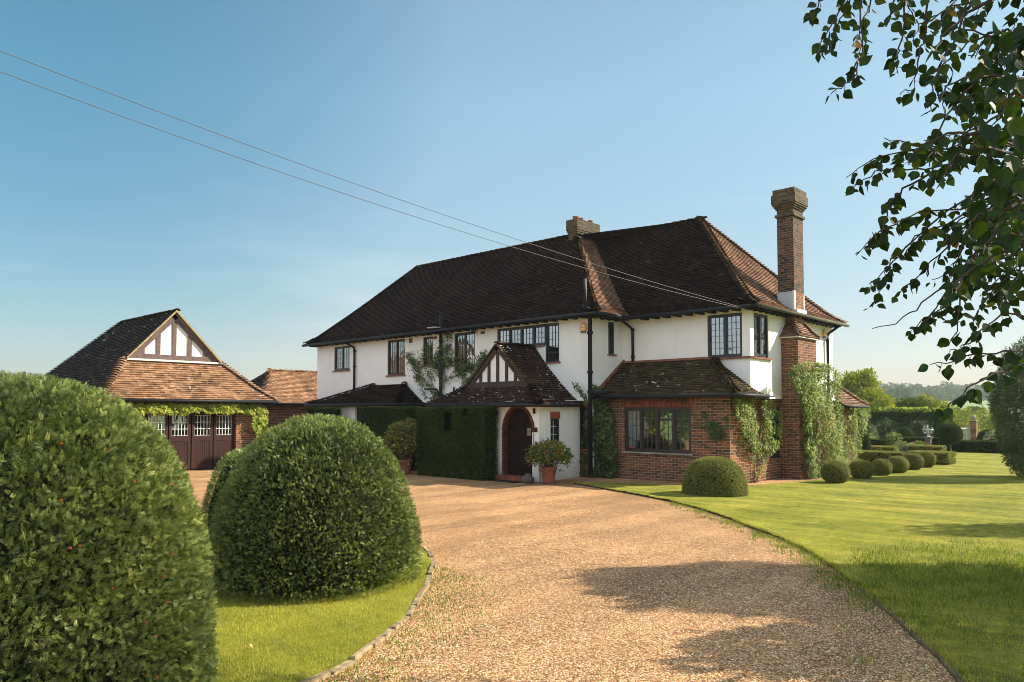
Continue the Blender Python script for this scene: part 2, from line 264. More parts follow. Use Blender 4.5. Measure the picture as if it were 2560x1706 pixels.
M['creeper'] = leafmat('creeper_leaves', [(0.0, (0.056, 0.107, 0.015)), (0.5, (0.150, 0.214, 0.035)), (0.9, (0.276, 0.340, 0.063)), (0.97, (0.427, 0.378, 0.076)), (1.0, (0.427, 0.202, 0.063))], 0.18, 0.5, 0.22, (1.4, 1.6, 0.5))
M['creeper_dark'] = leafmat('dark_creeper_leaves', [(0.0, (0.022, 0.050, 0.009)), (0.6, (0.055, 0.099, 0.017)), (1.0, (0.121, 0.165, 0.033))], 0.2, 0.45, 0.4)
M['ivy_y'] = leafmat('yellow_green_vine_leaves', [(0.0, (0.16, 0.22, 0.03)), (0.5, (0.28, 0.34, 0.05)), (1.0, (0.42, 0.42, 0.08))], 0.4, 0.5, 0.3)
M['gold_tree'] = leafmat('golden_tree_leaves', [(0.0, (0.109, 0.146, 0.020)), (0.5, (0.227, 0.274, 0.034)), (1.0, (0.378, 0.391, 0.059))], 0.4, 0.6, 0.2, (1.2, 1.2, 0.5))
M['tree'] = leafmat('green_tree_leaves', [(0.0, (0.04, 0.065, 0.015)), (0.6, (0.09, 0.125, 0.025)), (1.0, (0.17, 0.18, 0.04))], 0.25, 0.6, 0.2)
M['fartree'] = leafmat('woodland_leaves', [(0.0, (0.036, 0.068, 0.021)), (0.6, (0.084, 0.124, 0.035)), (0.97, (0.154, 0.176, 0.048)), (1.0, (0.308, 0.162, 0.054))], 0.15, 0.7, 0.1)
M['silver'] = leafmat('grey_green_narrow_leaves', [(0.0, (0.044, 0.075, 0.033)), (0.5, (0.106, 0.150, 0.062)), (1.0, (0.250, 0.300, 0.150))], 0.25, 0.5, 0.3, (1.2, 1.3, 0.8))
M['birch'] = leafmat('birch_leaves', [(0.0, (0.011, 0.028, 0.008)), (0.5, (0.020, 0.047, 0.009)), (0.9, (0.043, 0.074, 0.011)), (0.994, (0.078, 0.094, 0.012)), (0.997, (0.351, 0.133, 0.016)), (1.0, (0.484, 0.203, 0.016))], 0.32, 0.5, 0.25, (1.5, 1.7, 0.35))
M['pot_leaf'] = leafmat('pot_plant_leaves', [(0.0, (0.053, 0.113, 0.018)), (0.5, (0.135, 0.209, 0.030)), (0.8, (0.299, 0.239, 0.045)), (1.0, (0.508, 0.149, 0.105))], 0.25, 0.45, 0.4)
M['petal_pink'] = leafmat('pink_petals', [(0.0, (0.45, 0.14, 0.30)), (1.0, (0.65, 0.30, 0.50))], 0.3, 0.6, 0.2, (1, 1, 1))
M['petal_white'] = leafmat('white_petals', [(0.0, (0.45, 0.42, 0.28)), (0.7, (0.65, 0.62, 0.48)), (1.0, (0.65, 0.45, 0.36))], 0.3, 0.6, 0.2, (1, 1, 1))
M['berry'] = plain('red_berry', (0.55, 0.03, 0.02), 0.35)
M['deadleaf'] = leafmat('dead_leaves', [(0.0, (0.45, 0.22, 0.08)), (1.0, (0.72, 0.50, 0.26))], 0.3, 0.6, 0.2, (1, 1, 1))
M['field'] = plain('distant_field_grass', (0.20, 0.27, 0.10), 0.95, 0.1, 0, 0.15, 0.02)
# ------------------------------------------------------------------ mesh helpers
def raw(name, V, F, material, parent=None, rnd=None, smooth=False):
    """V (n,3); F list of index lists or (m,k) array"""
    me = bpy.data.meshes.new(name)
    V = np.asarray(V, dtype=np.float32)
    if isinstance(F, np.ndarray):
        k = F.shape[1]; nf = F.shape[0]
        me.vertices.add(len(V)); me.vertices.foreach_set('co', V.ravel())
        me.loops.add(nf*k); me.loops.foreach_set('vertex_index', F.ravel().astype(np.int32))
        me.polygons.add(nf); me.polygons.foreach_set('loop_start', np.arange(0, nf*k, k, dtype=np.int32))
        me.update(calc_edges=True)
    else:
        me.from_pydata(V.tolist(), [], F); me.update()
    if rnd is not None:
        a = me.attributes.new('rnd', 'FLOAT', 'POINT'); a.data.foreach_set('value', np.asarray(rnd, dtype=np.float32))
    if not smooth:
        me.polygons.foreach_set('use_smooth', np.zeros(len(me.polygons), dtype=bool))
    else:
        me.polygons.foreach_set('use_smooth', np.ones(len(me.polygons), dtype=bool))
    me.materials.append(material)
    o = bpy.data.objects.new(name, me); COL.objects.link(o)
    if parent is not None: o.parent = parent; o.matrix_parent_inverse = parent.matrix_world.inverted() if False else o.matrix_parent_inverse
    return o
class MB:
    def __init__(s): s.v = []; s.f = []; s.r = []
    def add(s, vs, fs, r=None):
        b = len(s.v); s.v += [tuple(map(float, q)) for q in vs]; s.f += [[b+i for i in f] for f in fs]
        s.r += [(random.random() if r is None else r)]*len(vs)
    def box(s, a, b, r=None):
        x0, y0, z0 = (min(a[i], b[i]) for i in range(3)); x1, y1, z1 = (max(a[i], b[i]) for i in range(3))
        s.add([(x0,y0,z0),(x1,y0,z0),(x1,y1,z0),(x0,y1,z0),(x0,y0,z1),(x1,y0,z1),(x1,y1,z1),(x0,y1,z1)],
              [(0,3,2,1),(4,5,6,7),(0,1,5,4),(1,2,6,5),(2,3,7,6),(3,0,4,7)], r)
    def hexa(s, bot, top, r=None):
        n = len(bot); s.add(list(bot)+list(top), [list(range(n))[::-1], list(range(n, 2*n))]+[(i, (i+1)%n, n+(i+1)%n, n+i) for i in range(n)], r)
    def prism(s, pts, d, r=None):
        d = np.array(d); s.hexa([tuple(p) for p in pts], [tuple(np.array(p)+d) for p in pts], r)
    def tube(s, pts, rad, n=8, cap=True, r=None):
        pts = [np.array(p, float) for p in pts]; rr = rad if hasattr(rad, '__len__') else [rad]*len(pts)
        vs = []; up = np.array([0, 0, 1.0])
        for i, p in enumerate(pts):
            t = pts[min(i+1, len(pts)-1)]-pts[max(i-1, 0)]; t = t/(np.linalg.norm(t)+1e-9)
            a = np.cross(t, up)
            if np.linalg.norm(a) < 0.15: a = np.cross(t, [1, 0, 0.01])
            a /= np.linalg.norm(a); b = np.cross(t, a)
            for k in range(n):
                th = 2*PI*k/n; vs.append(p+(a*math.cos(th)+b*math.sin(th))*rr[i])
        fs = [(i*n+k, i*n+(k+1)%n, (i+1)*n+(k+1)%n, (i+1)*n+k) for i in range(len(pts)-1) for k in range(n)]
        if cap: fs += [list(range(n))[::-1], [(len(pts)-1)*n+k for k in range(n)]]
        s.add(vs, fs, r)
    def lathe(s, c, prof, n=20, r=None):
        vs = []; 
        for (rad, z) in prof:
            for k in range(n): th = 2*PI*k/n; vs.append((c[0]+rad*math.cos(th), c[1]+rad*math.sin(th), c[2]+z))
        fs = [(i*n+k, i*n+(k+1)%n, (i+1)*n+(k+1)%n, (i+1)*n+k) for i in range(len(prof)-1) for k in range(n)]
        fs += [list(range(n))[::-1], [(len(prof)-1)*n+k for k in range(n)]]
        s.add(vs, fs, r)
    def build(s, name, m, parent=None, smooth=False, uv=False):
        if not s.v: return None
        me = bpy.data.meshes.new(name); me.from_pydata(s.v, [], s.f); me.update()
        a = me.attributes.new('rnd', 'FLOAT', 'POINT'); a.data.foreach_set('value', np.array(s.r, dtype=np.float32))
        if uv:
            L = me.uv_layers.new(name='UVMap'); 
            for p in me.polygons:
                n = p.normal; 
                for li in p.loop_indices:
                    v = me.vertices[me.loops[li].vertex_index].co
                    L.data[li].uv = (v.y+0.11, v.z) if (abs(n.x) > abs(n.y) and abs(n.z) < 0.8) else ((v.x, v.z) if abs(n.z) < 0.8 else (v.x, v.y))
        if smooth: me.polygons.foreach_set('use_smooth', np.ones(len(me.polygons), dtype=bool))
        me.materials.append(m)
        o = bpy.data.objects.new(name, me); COL.objects.link(o); o.parent = parent
        return o
def empty(name, loc=(0, 0, 0)):
    """root of a thing; stays at the origin so that its parts are written in world coordinates"""
    o = bpy.data.objects.new(name, None); COL.objects.link(o); o.empty_display_size = 0.2
    return o
def tag(o, label=None, cat=None, group=None, kind=None):
    if label: o['label'] = label
    if cat: o['category'] = cat
    if group: o['group'] = group
    if kind: o['kind'] = kind
    return o
def settle(root):
    """move an Empty to the base centre of its parts without moving them"""
    pts = []
    for c in root.children:
        if c.type == 'MESH' and len(c.data.vertices):
            a = np.empty(len(c.data.vertices)*3, dtype=np.float32); c.data.vertices.foreach_get('co', a); a = a.reshape(-1, 3)
            pts += [a.min(0), a.max(0)]
    if not pts: return
    p = np.array(pts); c = (p.min(0)+p.max(0))/2; c[2] = p[:, 2].min()
    root.location = tuple(float(x) for x in c)
    for ch in root.children:
        ch.location = ch.location-Vector(root.location)
# leaf templates: local x = along the leaf, y = across, z = normal
def T_needles(n=10, L=0.05, nl=0.02, w=0.004, up=0.45):
    V = []; F = []
    for i in range(n):
        t = (i//2+0.4)/(n/2)*L; s = 1 if i % 2 else -1
        a = math.radians(52-22*t/L); d = np.array([math.cos(a), s*math.sin(a), up*0.35]); p = np.array([t, 0, 0.15*t]); q = p+d*nl*(1-0.25*t/L)
        c = np.array([-d[1], d[0], 0]); c = c/np.linalg.norm(c)*w*0.5
        b = len(V); m = (p+q)/2; V += [p, m+c, q, m-c]; F.append([b, b+1, b+2, b+3])
    return np.array(V), np.array(F)
def T_cluster(n=6, L=0.03, ll=0.025, w=0.014):
    V = []; F = []
    r = np.random.default_rng(3)
    for i in range(n):
        az = 2.4*i; el = r.uniform(0.1, 0.9); d = np.array([math.cos(az)*math.cos(el), math.sin(az)*math.cos(el), math.sin(el)])
        d = d[[2, 0, 1]]; p = np.array([i/n*L, 0, 0]); q = p+d*ll; c = np.cross(d, r.normal(size=3)); c = c/np.linalg.norm(c)*w*0.5; m = p+(q-p)*0.5
        b = len(V); V += [p, m+c, q, m-c]; F.append([b, b+1, b+2, b+3])
    return np.array(V), np.array(F)
def T_leaf(ratio=0.75):
    prof = [(0, 0), (0.12, 0.30), (0.30, 0.48), (0.5, 0.45), (0.72, 0.27), (0.88, 0.10), (1, 0)]
    V = []; F = []
    for (x, y) in prof: V.append((x, 0, -0.10*math.sin(x*PI)*0.6-0.12*x*x)); 
    for (x, y) in prof: V.append((x, y*ratio, 0.10*y-0.12*x*x))
    for (x, y) in prof: V.append((x, -y*ratio, 0.10*y-0.12*x*x))
    n = len(prof)
    for i in range(n-1):
        F.append([i, i+1, n+i+1, n+i]); F.append([i+1, i, 2*n+i, 2*n+i+1])
    return np.array(V), np.array(F)
def T_simple(): # folded diamond of two quads... four verts each side
    V = [(0,0,0),(0.4,0.33,0.06),(1,0,-0.08),(0.4,-0.33,0.06)]
    return np.array(V, float), np.array([[0,1,2,3]])
def T_ivy():
    V = [(0,0,0),(0.15,0.5,0.03),(0.5,0.28,0.05),(1,0,-0.1),(0.5,-0.28,0.05),(0.15,-0.5,0.03)]
    return np.array(V, float), np.array([[0,1,2,3],[0,3,4,5]])
def frames(nrm, rng, jit=0.4, flat=False):
    """columns: x dir, y dir, z dir for each instance; x dir near the given direction"""
    n = nrm/(np.linalg.norm(nrm, axis=1, keepdims=True)+1e-9)
    x = n+rng.normal(size=n.shape)*jit; x /= np.linalg.norm(x, axis=1, keepdims=True)+1e-9
    r = rng.normal(size=n.shape); y = np.cross(x, r); y /= np.linalg.norm(y, axis=1, keepdims=True)+1e-9
    z = np.cross(x, y); return x, y, z
def scatter(name, m, T, pos, X, Y, Z, size, parent=None, rnd=None, rng=RNG):
    V, F = T; n = len(pos); k = len(V)
    size = np.broadcast_to(np.asarray(size, float), (n,))[:, None, None]
    W = pos[:, None, :]+size*(V[None, :, 0:1]*X[:, None, :]+V[None, :, 1:2]*Y[:, None, :]+V[None, :, 2:3]*Z[:, None, :])
    FF = (F[None, :, :]+(np.arange(n)*k)[:, None, None]).reshape(-1, F.shape[1])
    if rnd is None: rnd = rng.random(n)
    R = np.repeat(rnd, k)
    return raw(name, W.reshape(-1, 3), FF, m, parent, R)
def fbm(P, s=1.0, seed=0):
    r = np.random.default_rng(seed); out = np.zeros(len(P)); amp = 1.0
    for o in range(4):
        for _ in range(3):
            k = r.normal(size=3)*s*(1.9**o); ph = r.uniform(0, 6.28); out += amp*np.sin(P@k+ph)
        amp *= 0.55
    return out/4.0
# ------------------------------------------------------------------ vegetation builders
def dome_surface(n, rx, ry, h, ex, rng, zlow=0.0, bulge=0.0):
    """area-uniform-ish samples of a clipped dome with vertical sides; returns unit-frame points, normals"""
    out = []
    u = rng.uniform(0, 2*PI, n*2); w = rng.random(n*2)
    phi = np.arcsin(np.clip(w**0.9, 0, 1)) # elevation
    sg = lambda v, e: np.sign(v)*np.abs(v)**e
    e1 = 2.0/ex
    c = sg(np.cos(phi), e1); s = sg(np.sin(phi), e1)
    P = np.stack([rx*c*np.cos(u), ry*c*np.sin(u), h*s], 1)
    N = np.stack([np.sign(np.cos(u))*np.abs(c*np.cos(u))**(1)/rx, c*np.sin(u)/ry, np.abs(s)**(ex-1)/h*1.0], 1)
    N = np.stack([np.abs(c)**(ex-1)*np.cos(u)/rx, np.abs(c)**(ex-1)*np.sin(u)/ry, np.abs(s)**(ex-1)/h], 1)
    N /= np.linalg.norm(N, axis=1, keepdims=True)
    # rejection by local stretch so that flat top and steep side get alike density
    return P, N
def dome(name, c, rx, ry, h, m, T, count, size, label, cat, group=None, ex=2.6, taper=0.0, lump=0.03, depth=0.05, seed=1, jit=0.45, up=0.35, parent=None, berries=0, ball=False, dead=0, gap=0.0, gapf=11):
    rng = np.random.default_rng(seed); root = empty(name) if parent is None else parent
    # mesh the dome as a dense grid, sample faces by area
    nu, nv = 64, 28; us = np.linspace(0, 2*PI, nu, endpoint=False); e1 = 2.0/ex
    lo = -0.92 if ball else 0.0
    vs = np.linspace(lo*PI/2, PI/2, nv); sg = lambda v, e: np.sign(v)*np.abs(v)**e
    U, Vv = np.meshgrid(us, vs); cc = sg(np.cos(Vv), e1); ss = sg(np.sin(Vv), e1)
    if ball: P = np.stack([rx*cc*np.cos(U), ry*cc*np.sin(U), h/2+h/2*ss], -1)
    else:
        tp = 1+taper*(1-ss)*-1.0*(1-ss) 
        P = np.stack([rx*cc*np.cos(U)*tp, ry*cc*np.sin(U)*tp, h*ss], -1)
    G = P.reshape(-1, 3)
    cen = np.array([0, 0, h*0.45]); D = G-cen; D /= np.linalg.norm(D, axis=1, keepdims=True)
    G = G+D*(lump*fbm(G, 2.2/max(rx, 0.3), seed))[:, None]
    F = []
    for j in range(nv-1):
        for i in range(nu): F.append([j*nu+i, j*nu+(i+1)%nu, (j+1)*nu+(i+1)%nu, (j+1)*nu+i])
    F = np.array(F); A, B, Cc, Dd = (G[F[:, k]] for k in range(4))
    nr = np.cross(Cc-A, Dd-B); ar = np.linalg.norm(nr, axis=1); 
    pr = ar/ar.sum(); idx = rng.choice(len(F), count, p=pr); a = rng.random((count, 1)); b = rng.random((count, 1))
    pos = (A[idx]*(1-a)+B[idx]*a)*(1-b)+(Dd[idx]*(1-a)+Cc[idx]*a)*b
    nn = nr[idx]/(ar[idx][:, None]+1e-9)
    depthv = rng.random(count)**1.6*depth+gap*np.clip(-fbm(pos, gapf, seed+12)-.15, 0, 1)
    pos = pos-nn*depthv[:, None]
    dirn = nn+np.array([0, 0, up])
    X, Y, Z = frames(dirn, rng, jit)
    c = np.array(c, float)
    # patchy vigour: younger brighter shoots in some areas
    pat = 0.5+0.5*fbm(pos, 5.0/max(rx, .4), seed+5)
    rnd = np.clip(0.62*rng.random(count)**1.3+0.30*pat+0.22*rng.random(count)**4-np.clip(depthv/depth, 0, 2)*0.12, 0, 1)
    sz = size*rng.uniform(0.7, 1.25, count)
    scatter('foliage', m, T, pos+c, X, Y, Z, sz, root, rnd)
    core = G.copy(); core = cen+(core-cen)*(1-0.07-depth*0.5/rx)
    core[:, 2] = np.maximum(core[:, 2], 0.0)
    raw('inner_twigs', core+c, F, M['core'], root, smooth=True)
    if berries:
        mb = MB(); k = rng.choice(count, berries)
        for i in k:
            if nn[i][2] < 0.9: mb.lathe(pos[i]+c+nn[i]*(depthv[i]+0.005), [(0.001, -0.006), (0.005, -0.003), (0.0062, 0.001), (0.004, 0.006)], 6)
        mb.build('berries', M['berry'], root)
    if dead:
        k = rng.choice(count, dead); x, y, z = frames(nn[k], rng, 1.0)
        scatter('caught_dead_leaves', M['deadleaf'], T_leaf(), pos[k]+c+nn[k]*0.015, x, y, z, rng.uniform(0.03, 0.045, dead), root, None, rng)
    if parent is None: tag(root, label, cat, group); settle(root)
    return root
def box_surface(x0, x1, y0, y1, z0, z1, count, rng, faces='FSLBT'):
    dx, dy, dz = x1-x0, y1-y0, z1-z0
    A = {'F': dx*dz, 'B': dx*dz, 'S': dy*dz, 'L': dy*dz, 'T': dx*dy}
    w = np.array([A[f] for f in faces]); k = rng.choice(len(faces), count, p=w/w.sum()); a = rng.random(count); b = rng.random(count)
    P = np.zeros((count, 3)); N = np.zeros((count, 3))
    for i, f in enumerate(faces):
        s = k == i
        if f in 'FB': P[s] = np.stack([x0+dx*a[s], np.full(s.sum(), y0 if f == 'F' else y1), z0+dz*b[s]], 1); N[s] = (0, -1 if f == 'F' else 1, 0)
        elif f in 'SL': P[s] = np.stack([np.full(s.sum(), x1 if f == 'S' else x0), y0+dy*a[s], z0+dz*b[s]], 1); N[s] = (1 if f == 'S' else -1, 0, 0)
        else: P[s] = np.stack([x0+dx*a[s], y0+dy*b[s], np.full(s.sum(), z1)], 1); N[s] = (0, 0, 1)
    return P, N
def hedge(name, x0, x1, y0, y1, z1, m, T, count, size, label, cat='hedge', group=None, seed=1, lump=0.03, depth=0.05, holes=(), faces='FSLBT', z0=0.0, shaggy=0.0, parent=None, rot=0.0, up=0.3):
    rng = np.random.default_rng(seed); root = empty(name) if parent is None else parent
    P, N = box_surface(x0, x1, y0, y1, z0, z1, count, rng, faces)
    keep = np.ones(count, bool)
    for (a, b, c, d) in holes: keep &= ~((P[:, 0] > a) & (P[:, 0] < b) & (P[:, 2] > c) & (P[:, 2] < d) & (N[:, 1] < -0.5))
    P, N = P[keep], N[keep]; n = len(P)
    off = lump*fbm(P, 3.0, seed)-rng.random(n)**1.5*depth
    P = P+N*off[:, None]
    if shaggy: P[:, 2] += np.where(N[:, 2] > 0.5, rng.random(n)**2*shaggy, 0)
    X, Y, Z = frames(N+np.array([0, 0, up]), rng, 0.5)
    rnd = np.clip(0.6*rng.random(n)+0.4*(0.5+0.5*fbm(P, 2.5, seed+3)), 0, 1)
    scatter('foliage', m, T, P, X, Y, Z, size*rng.uniform(0.7, 1.3, n), root, rnd)
    i = 0.05; mb = MB(); 
    if not holes: mb.box((x0+i, y0+i, z0), (x1-i, y1-i, z1-i))
    else:
        xs = sorted({x0+i, x1-i, *[h[0] for h in holes], *[h[1] for h in holes]}); zs = sorted({z0, z1-i, *[min(h[2], z1-i) for h in holes], *[min(h[3], z1-i) for h in holes]})
        for a in range(len(xs)-1):
            for b in range(len(zs)-1):
                cx, cz = (xs[a]+xs[a+1])/2, (zs[b]+zs[b+1])/2
                if any(h[0] < cx < h[1] and h[2] < cz < h[3] for h in holes): mb.box((xs[a], y0+0.42, zs[b]), (xs[a+1], y1-i, zs[b+1]))
                else: mb.box((xs[a], y0+i, zs[b]), (xs[a+1], y1-i, zs[b+1]))
    mb.build('inner_twigs', M['core'], root)
    if parent is None: tag(root, label, cat, group); settle(root)
    return root
def inpoly(p, poly):
    x, y = p[:, 0], p[:, 1]; ins = np.zeros(len(p), bool); n = len(poly)
    for i in range(n):
        x1, y1 = poly[i]; x2, y2 = poly[(i+1) % n]
        if y1 == y2: continue
        c = ((y1 > y) != (y2 > y)) & (x < (x2-x1)*(y-y1)/(y2-y1)+x1); ins ^= c
    return ins
def climber(name, face, plane, poly, count, size, m, label, thick=0.18, seed=1, T=None, gaps=0.0, stems=None, cat='climbing plant', group=None):
    """leaves over a wall outline; poly in (u, z); face 'F' faces -Y, 'S' faces +X"""
    rng = np.random.default_rng(seed); root = empty(name); poly = np.array(poly); T = T or T_ivy()
    lo, hi = poly.min(0), poly.max(0); P = rng.uniform(lo, hi, (count*3, 2))
    wob = 0.09*np.stack([fbm(np.c_[P, P[:, :1]*0], 6, seed), fbm(np.c_[P, P[:, :1]*0], 6, seed+1)], 1)
    k = inpoly(P+wob, poly)
    if gaps: k &= fbm(np.c_[P, np.zeros(len(P))], 4.5, seed+9) > -0.55+gaps
    P = P[k][:count]; n = len(P); q = fbm(np.c_[P, np.zeros(n)], 5.0, seed+4)
    d = (0.25+0.75*rng.random(n)**0.7)*thick*(1+0.6*q)
    if face == 'F': pos = np.stack([P[:, 0], plane-d, P[:, 1]], 1); nn = np.array([0, -1, 0.0])
    else: pos = np.stack([plane+d, P[:, 0], P[:, 1]], 1); nn = np.array([1, 0, 0.0])
    # leaf normal faces out and up, leaf axis hangs down
    nrm = nn+np.array([0, 0, 0.5])+rng.normal(size=(n, 3))*0.45; nrm /= np.linalg.norm(nrm, axis=1, keepdims=True)
    ax = np.array([0, 0, -1.0])+rng.normal(size=(n, 3))*0.7; Y = np.cross(nrm, ax); Y /= np.linalg.norm(Y, axis=1, keepdims=True); X = np.cross(Y, nrm)
    scatter('leaves', m, T, pos, X, Y, nrm, size*rng.uniform(0.6, 1.25, n), root, np.clip(0.55*rng.random(n)+0.45*(0.5+0.5*q)+0.1, 0, 1))
    mb = MB()
    for s in (stems or []):
        pts = []
        for (u, z) in s: pts.append((u, plane-0.05-0.02*random.random(), z) if face == 'F' else (plane+0.05+0.02*random.random(), u, z))
        mb.tube(pts, [0.016-0.010*i/len(pts) for i in range(len(pts))], 6)
    mb.build('stems', M['stem'], root)
    tag(root, label, cat, group); settle(root); return root
def tree(name, c, trunk_h, blobs, m, count, size, label, cat='tree', group=None, seed=1, tr=0.15, T=None, jit=1.2, hollow=0.35):
    """blobs: list of (dx,dy,z,r) leaf masses carried on limbs"""
    rng = np.random.default_rng(seed); root = empty(name); T = T or T_simple(); c = np.array([c[0], c[1], c[2] if len(c) > 2 else 0.0])
    mb = MB(); top = c+np.array([0, 0, trunk_h]); mb.tube([c, c+np.array([0.05, 0.02, trunk_h*0.5]), top], [tr*1.25, tr, tr*0.8], 8)
    for (dx, dy, z, r) in blobs:
        e = c+np.array([dx, dy, z]); mid = (top*0.5+e*0.5)+rng.normal(size=3)*0.15*r; mb.tube([top-np.array([0, 0, 0.1]), mid, e], [tr*0.6, tr*0.35, tr*0.1], 6)
        for _ in range(3):
            d = rng.normal(size=3); d /= np.linalg.norm(d); mb.tube([mid, e+d*r*0.6], [tr*0.2, tr*0.05], 5)
    mb.build('trunk', M['bark'], root, True)
    vol = np.array([b[3]**2 for b in blobs]); k = rng.choice(len(blobs), count, p=vol/vol.sum()); B = np.array(blobs)[k]
    d = rng.normal(size=(count, 3)); d /= np.linalg.norm(d, axis=1, keepdims=True)
    rr = hollow+(1-hollow)*rng.random(count)**0.5
    lump = 1+0.28*fbm(d*2+B[:, :3], 1.6, seed+2)
    pos = c+B[:, :3]+d*(B[:, 3]*rr*lump)[:, None]*np.array([1, 1, 0.85])
    g = fbm(pos, 2.6/np.median(B[:, 3]), seed+7); keep = g > -0.5; pos = pos[keep]; d = d[keep]; n = len(pos)
    X, Y, Z = frames(d+np.array([0, 0, 0.1]), rng, jit)
    scatter('crown', m, T, pos, X, Y, Z, size*rng.uniform(0.6, 1.3, n), root, np.clip(0.5*rng.random(n)+0.5*(0.5+0.5*g[keep]), 0, 1))
    tag(root, label, cat, group); settle(root); return root
# ------------------------------------------------------------------ roofs
def lerp(a, b, t): return np.array(a, float)*(1-t)+np.array(b, float)*t
FLARE = [(0, 0), (0.12, 0.075), (0.30, 0.25), (1, 1)]
def rowsof(P0, P1, Q0, Q1, prof=FLARE):
    out = []
    for (p, z) in prof:
        L = lerp(P0, Q0, p); R = lerp(P1, Q1, p); L[2] = P0[2]*(1-z)+Q0[2]*z; R[2] = P1[2]*(1-z)+Q1[2]*z; out.append((L, R))
    return out
def tile_facet(rows, m, parent, gauge=0.10, w=0.165, name='tiles', thick=0.034, over=0.06):
    """rows of (left, right) 3-D points from eave to ridge; lays individual overlapping plain tiles"""
    V = []; F = []; Rn = []
    und = MB()
    # cumulative course lines
    lines = []; 
    for i in range(len(rows)-1):
        (L0, R0), (L1, R1) = rows[i], rows[i+1]
        mid = np.linalg.norm(((L1+R1)-(L0+R0))/2); n = max(1, int(round(mid/gauge)))
        for k in range(n): lines.append((lerp(L0, L1, k/n), lerp(R0, R1, k/n)))
        if np.linalg.norm(R1-L1) > 0.02: und.add([L0, R0, R1, L1], [(0, 1, 2, 3)])
        else: und.add([L0, R0, L1], [(0, 1, 2)])
    lines.append(rows[-1])
    o = lines[0][0]; u = lines[0][1]-lines[0][0]; u = u/np.linalg.norm(u)
    b = 0
    for k in range(len(lines)-1):
        (L0, R0), (L1, R1) = lines[k], lines[k+1]
        s0, s1, t0, t1 = (L0-o)@u, (R0-o)@u, (L1-o)@u, (R1-o)@u
        if k == 0: pass
        up = ((L1+R1)-(L0+R0))/2; upn = up-u*(up@u); ul = np.linalg.norm(upn)+1e-9; upn = upn/ul
        nr = np.cross(u, upn); 
        if nr[2] < 0: nr = -nr
        def P0(s): f = (s-s0)/(s1-s0+1e-9); return L0*(1-f)+R0*f
        def P1(s):
            if abs(t1-t0) < 1e-4: return L1
            f = (s-t0)/(t1-t0); return L1*(1-f)+R1*f
        first = math.floor(s0/w)-1; x = first*w+(0.5*w if k % 2 else 0)
        while x < s1:
            a, c = max(x, s0), min(x+w-0.004, s1)
            if c-a > 0.012:
                a1, c1 = min(max(a, t0), t1), max(min(c, t1), t0)
                if a1 > c1: a1 = c1 = (a1+c1)/2
                j = random.gauss(0, 0.0022); j2 = random.gauss(0, 0.0022); dn = random.gauss(0, 0.003)
                pa, pc = P0(a)-upn*(0.012+dn), P0(c)-upn*(0.012+dn); qa, qc = P1(a1)+upn*0.02, P1(c1)+upn*0.02
                V += [pa+nr*(thick+0.012+j), pc+nr*(thick+0.012+j2), qc+nr*0.012, qa+nr*0.012, pa+nr*(0.006+j), pc+nr*(0.006+j2)]
                F += [[b, b+1, b+2, b+3], [b+4, b+5, b+1, b]]
                # side edges
                F += [[b+4, b, b+3, b+3][:4] if False else [b+3, b+4, b, b]]
                F.pop()
                r = min(1, max(0, random.random()**1.1+random.gauss(0, 0.08))); Rn += [r]*6; b += 6
            x += w
    raw(name, np.array(V), np.array(F), m, parent, Rn)
    return und
def hip_tiles(pts, m, parent, name='hip_tiles', r=0.13, step=0.115, lift=0.085):
    pts = [np.array(p, float) for p in pts]; mb = MB()
    seg = [np.linalg.norm(pts[i+1]-pts[i]) for i in range(len(pts)-1)]; tot = sum(seg); d = 0.0
    def pt(d):
        for i, s in enumerate(seg):
            if d <= s or i == len(seg)-1: return pts[i]+(pts[i+1]-pts[i])*min(d/s, 1.3), (pts[i+1]-pts[i])/s
            d -= s
    while d < tot-0.03:
        p, t = pt(d); a = np.cross(t, [0, 0, 1]); a /= np.linalg.norm(a); n = np.cross(a, t); 
        if n[2] < 0: n = -n
        vs = []
        for (dd, rad, h) in ((-0.03, r*1.10, lift), (step+0.06, r*0.80, 0.010)):
            for k in range(7):
                th = PI*(0.12+0.76*k/6); vs.append(p+t*dd+a*rad*math.cos(th)+n*(rad*0.75*math.sin(th)-rad*0.42+h+random.gauss(0, 0.003)))
        lo = [v-n*0.016 for v in vs[:7]]
        mb.add(vs+lo, [(k, k+1, 8+k, 7+k) for k in range(6)]+[(14+k, 15+k, k+1, k) for k in range(6)])
        d += step
    mb.build(name, m, parent)
def ridge_tiles(a, b, m, parent, name='ridge_tiles', r=0.12):
    hip_tiles([a, b], m, parent, name, r, 0.30, 0.03)
def gutter(pts, parent, r=0.055, m=None, name='gutter'):
    mb = MB(); mb.tube(pts, r, 8); mb.build(name, m or M['black'], parent, True)
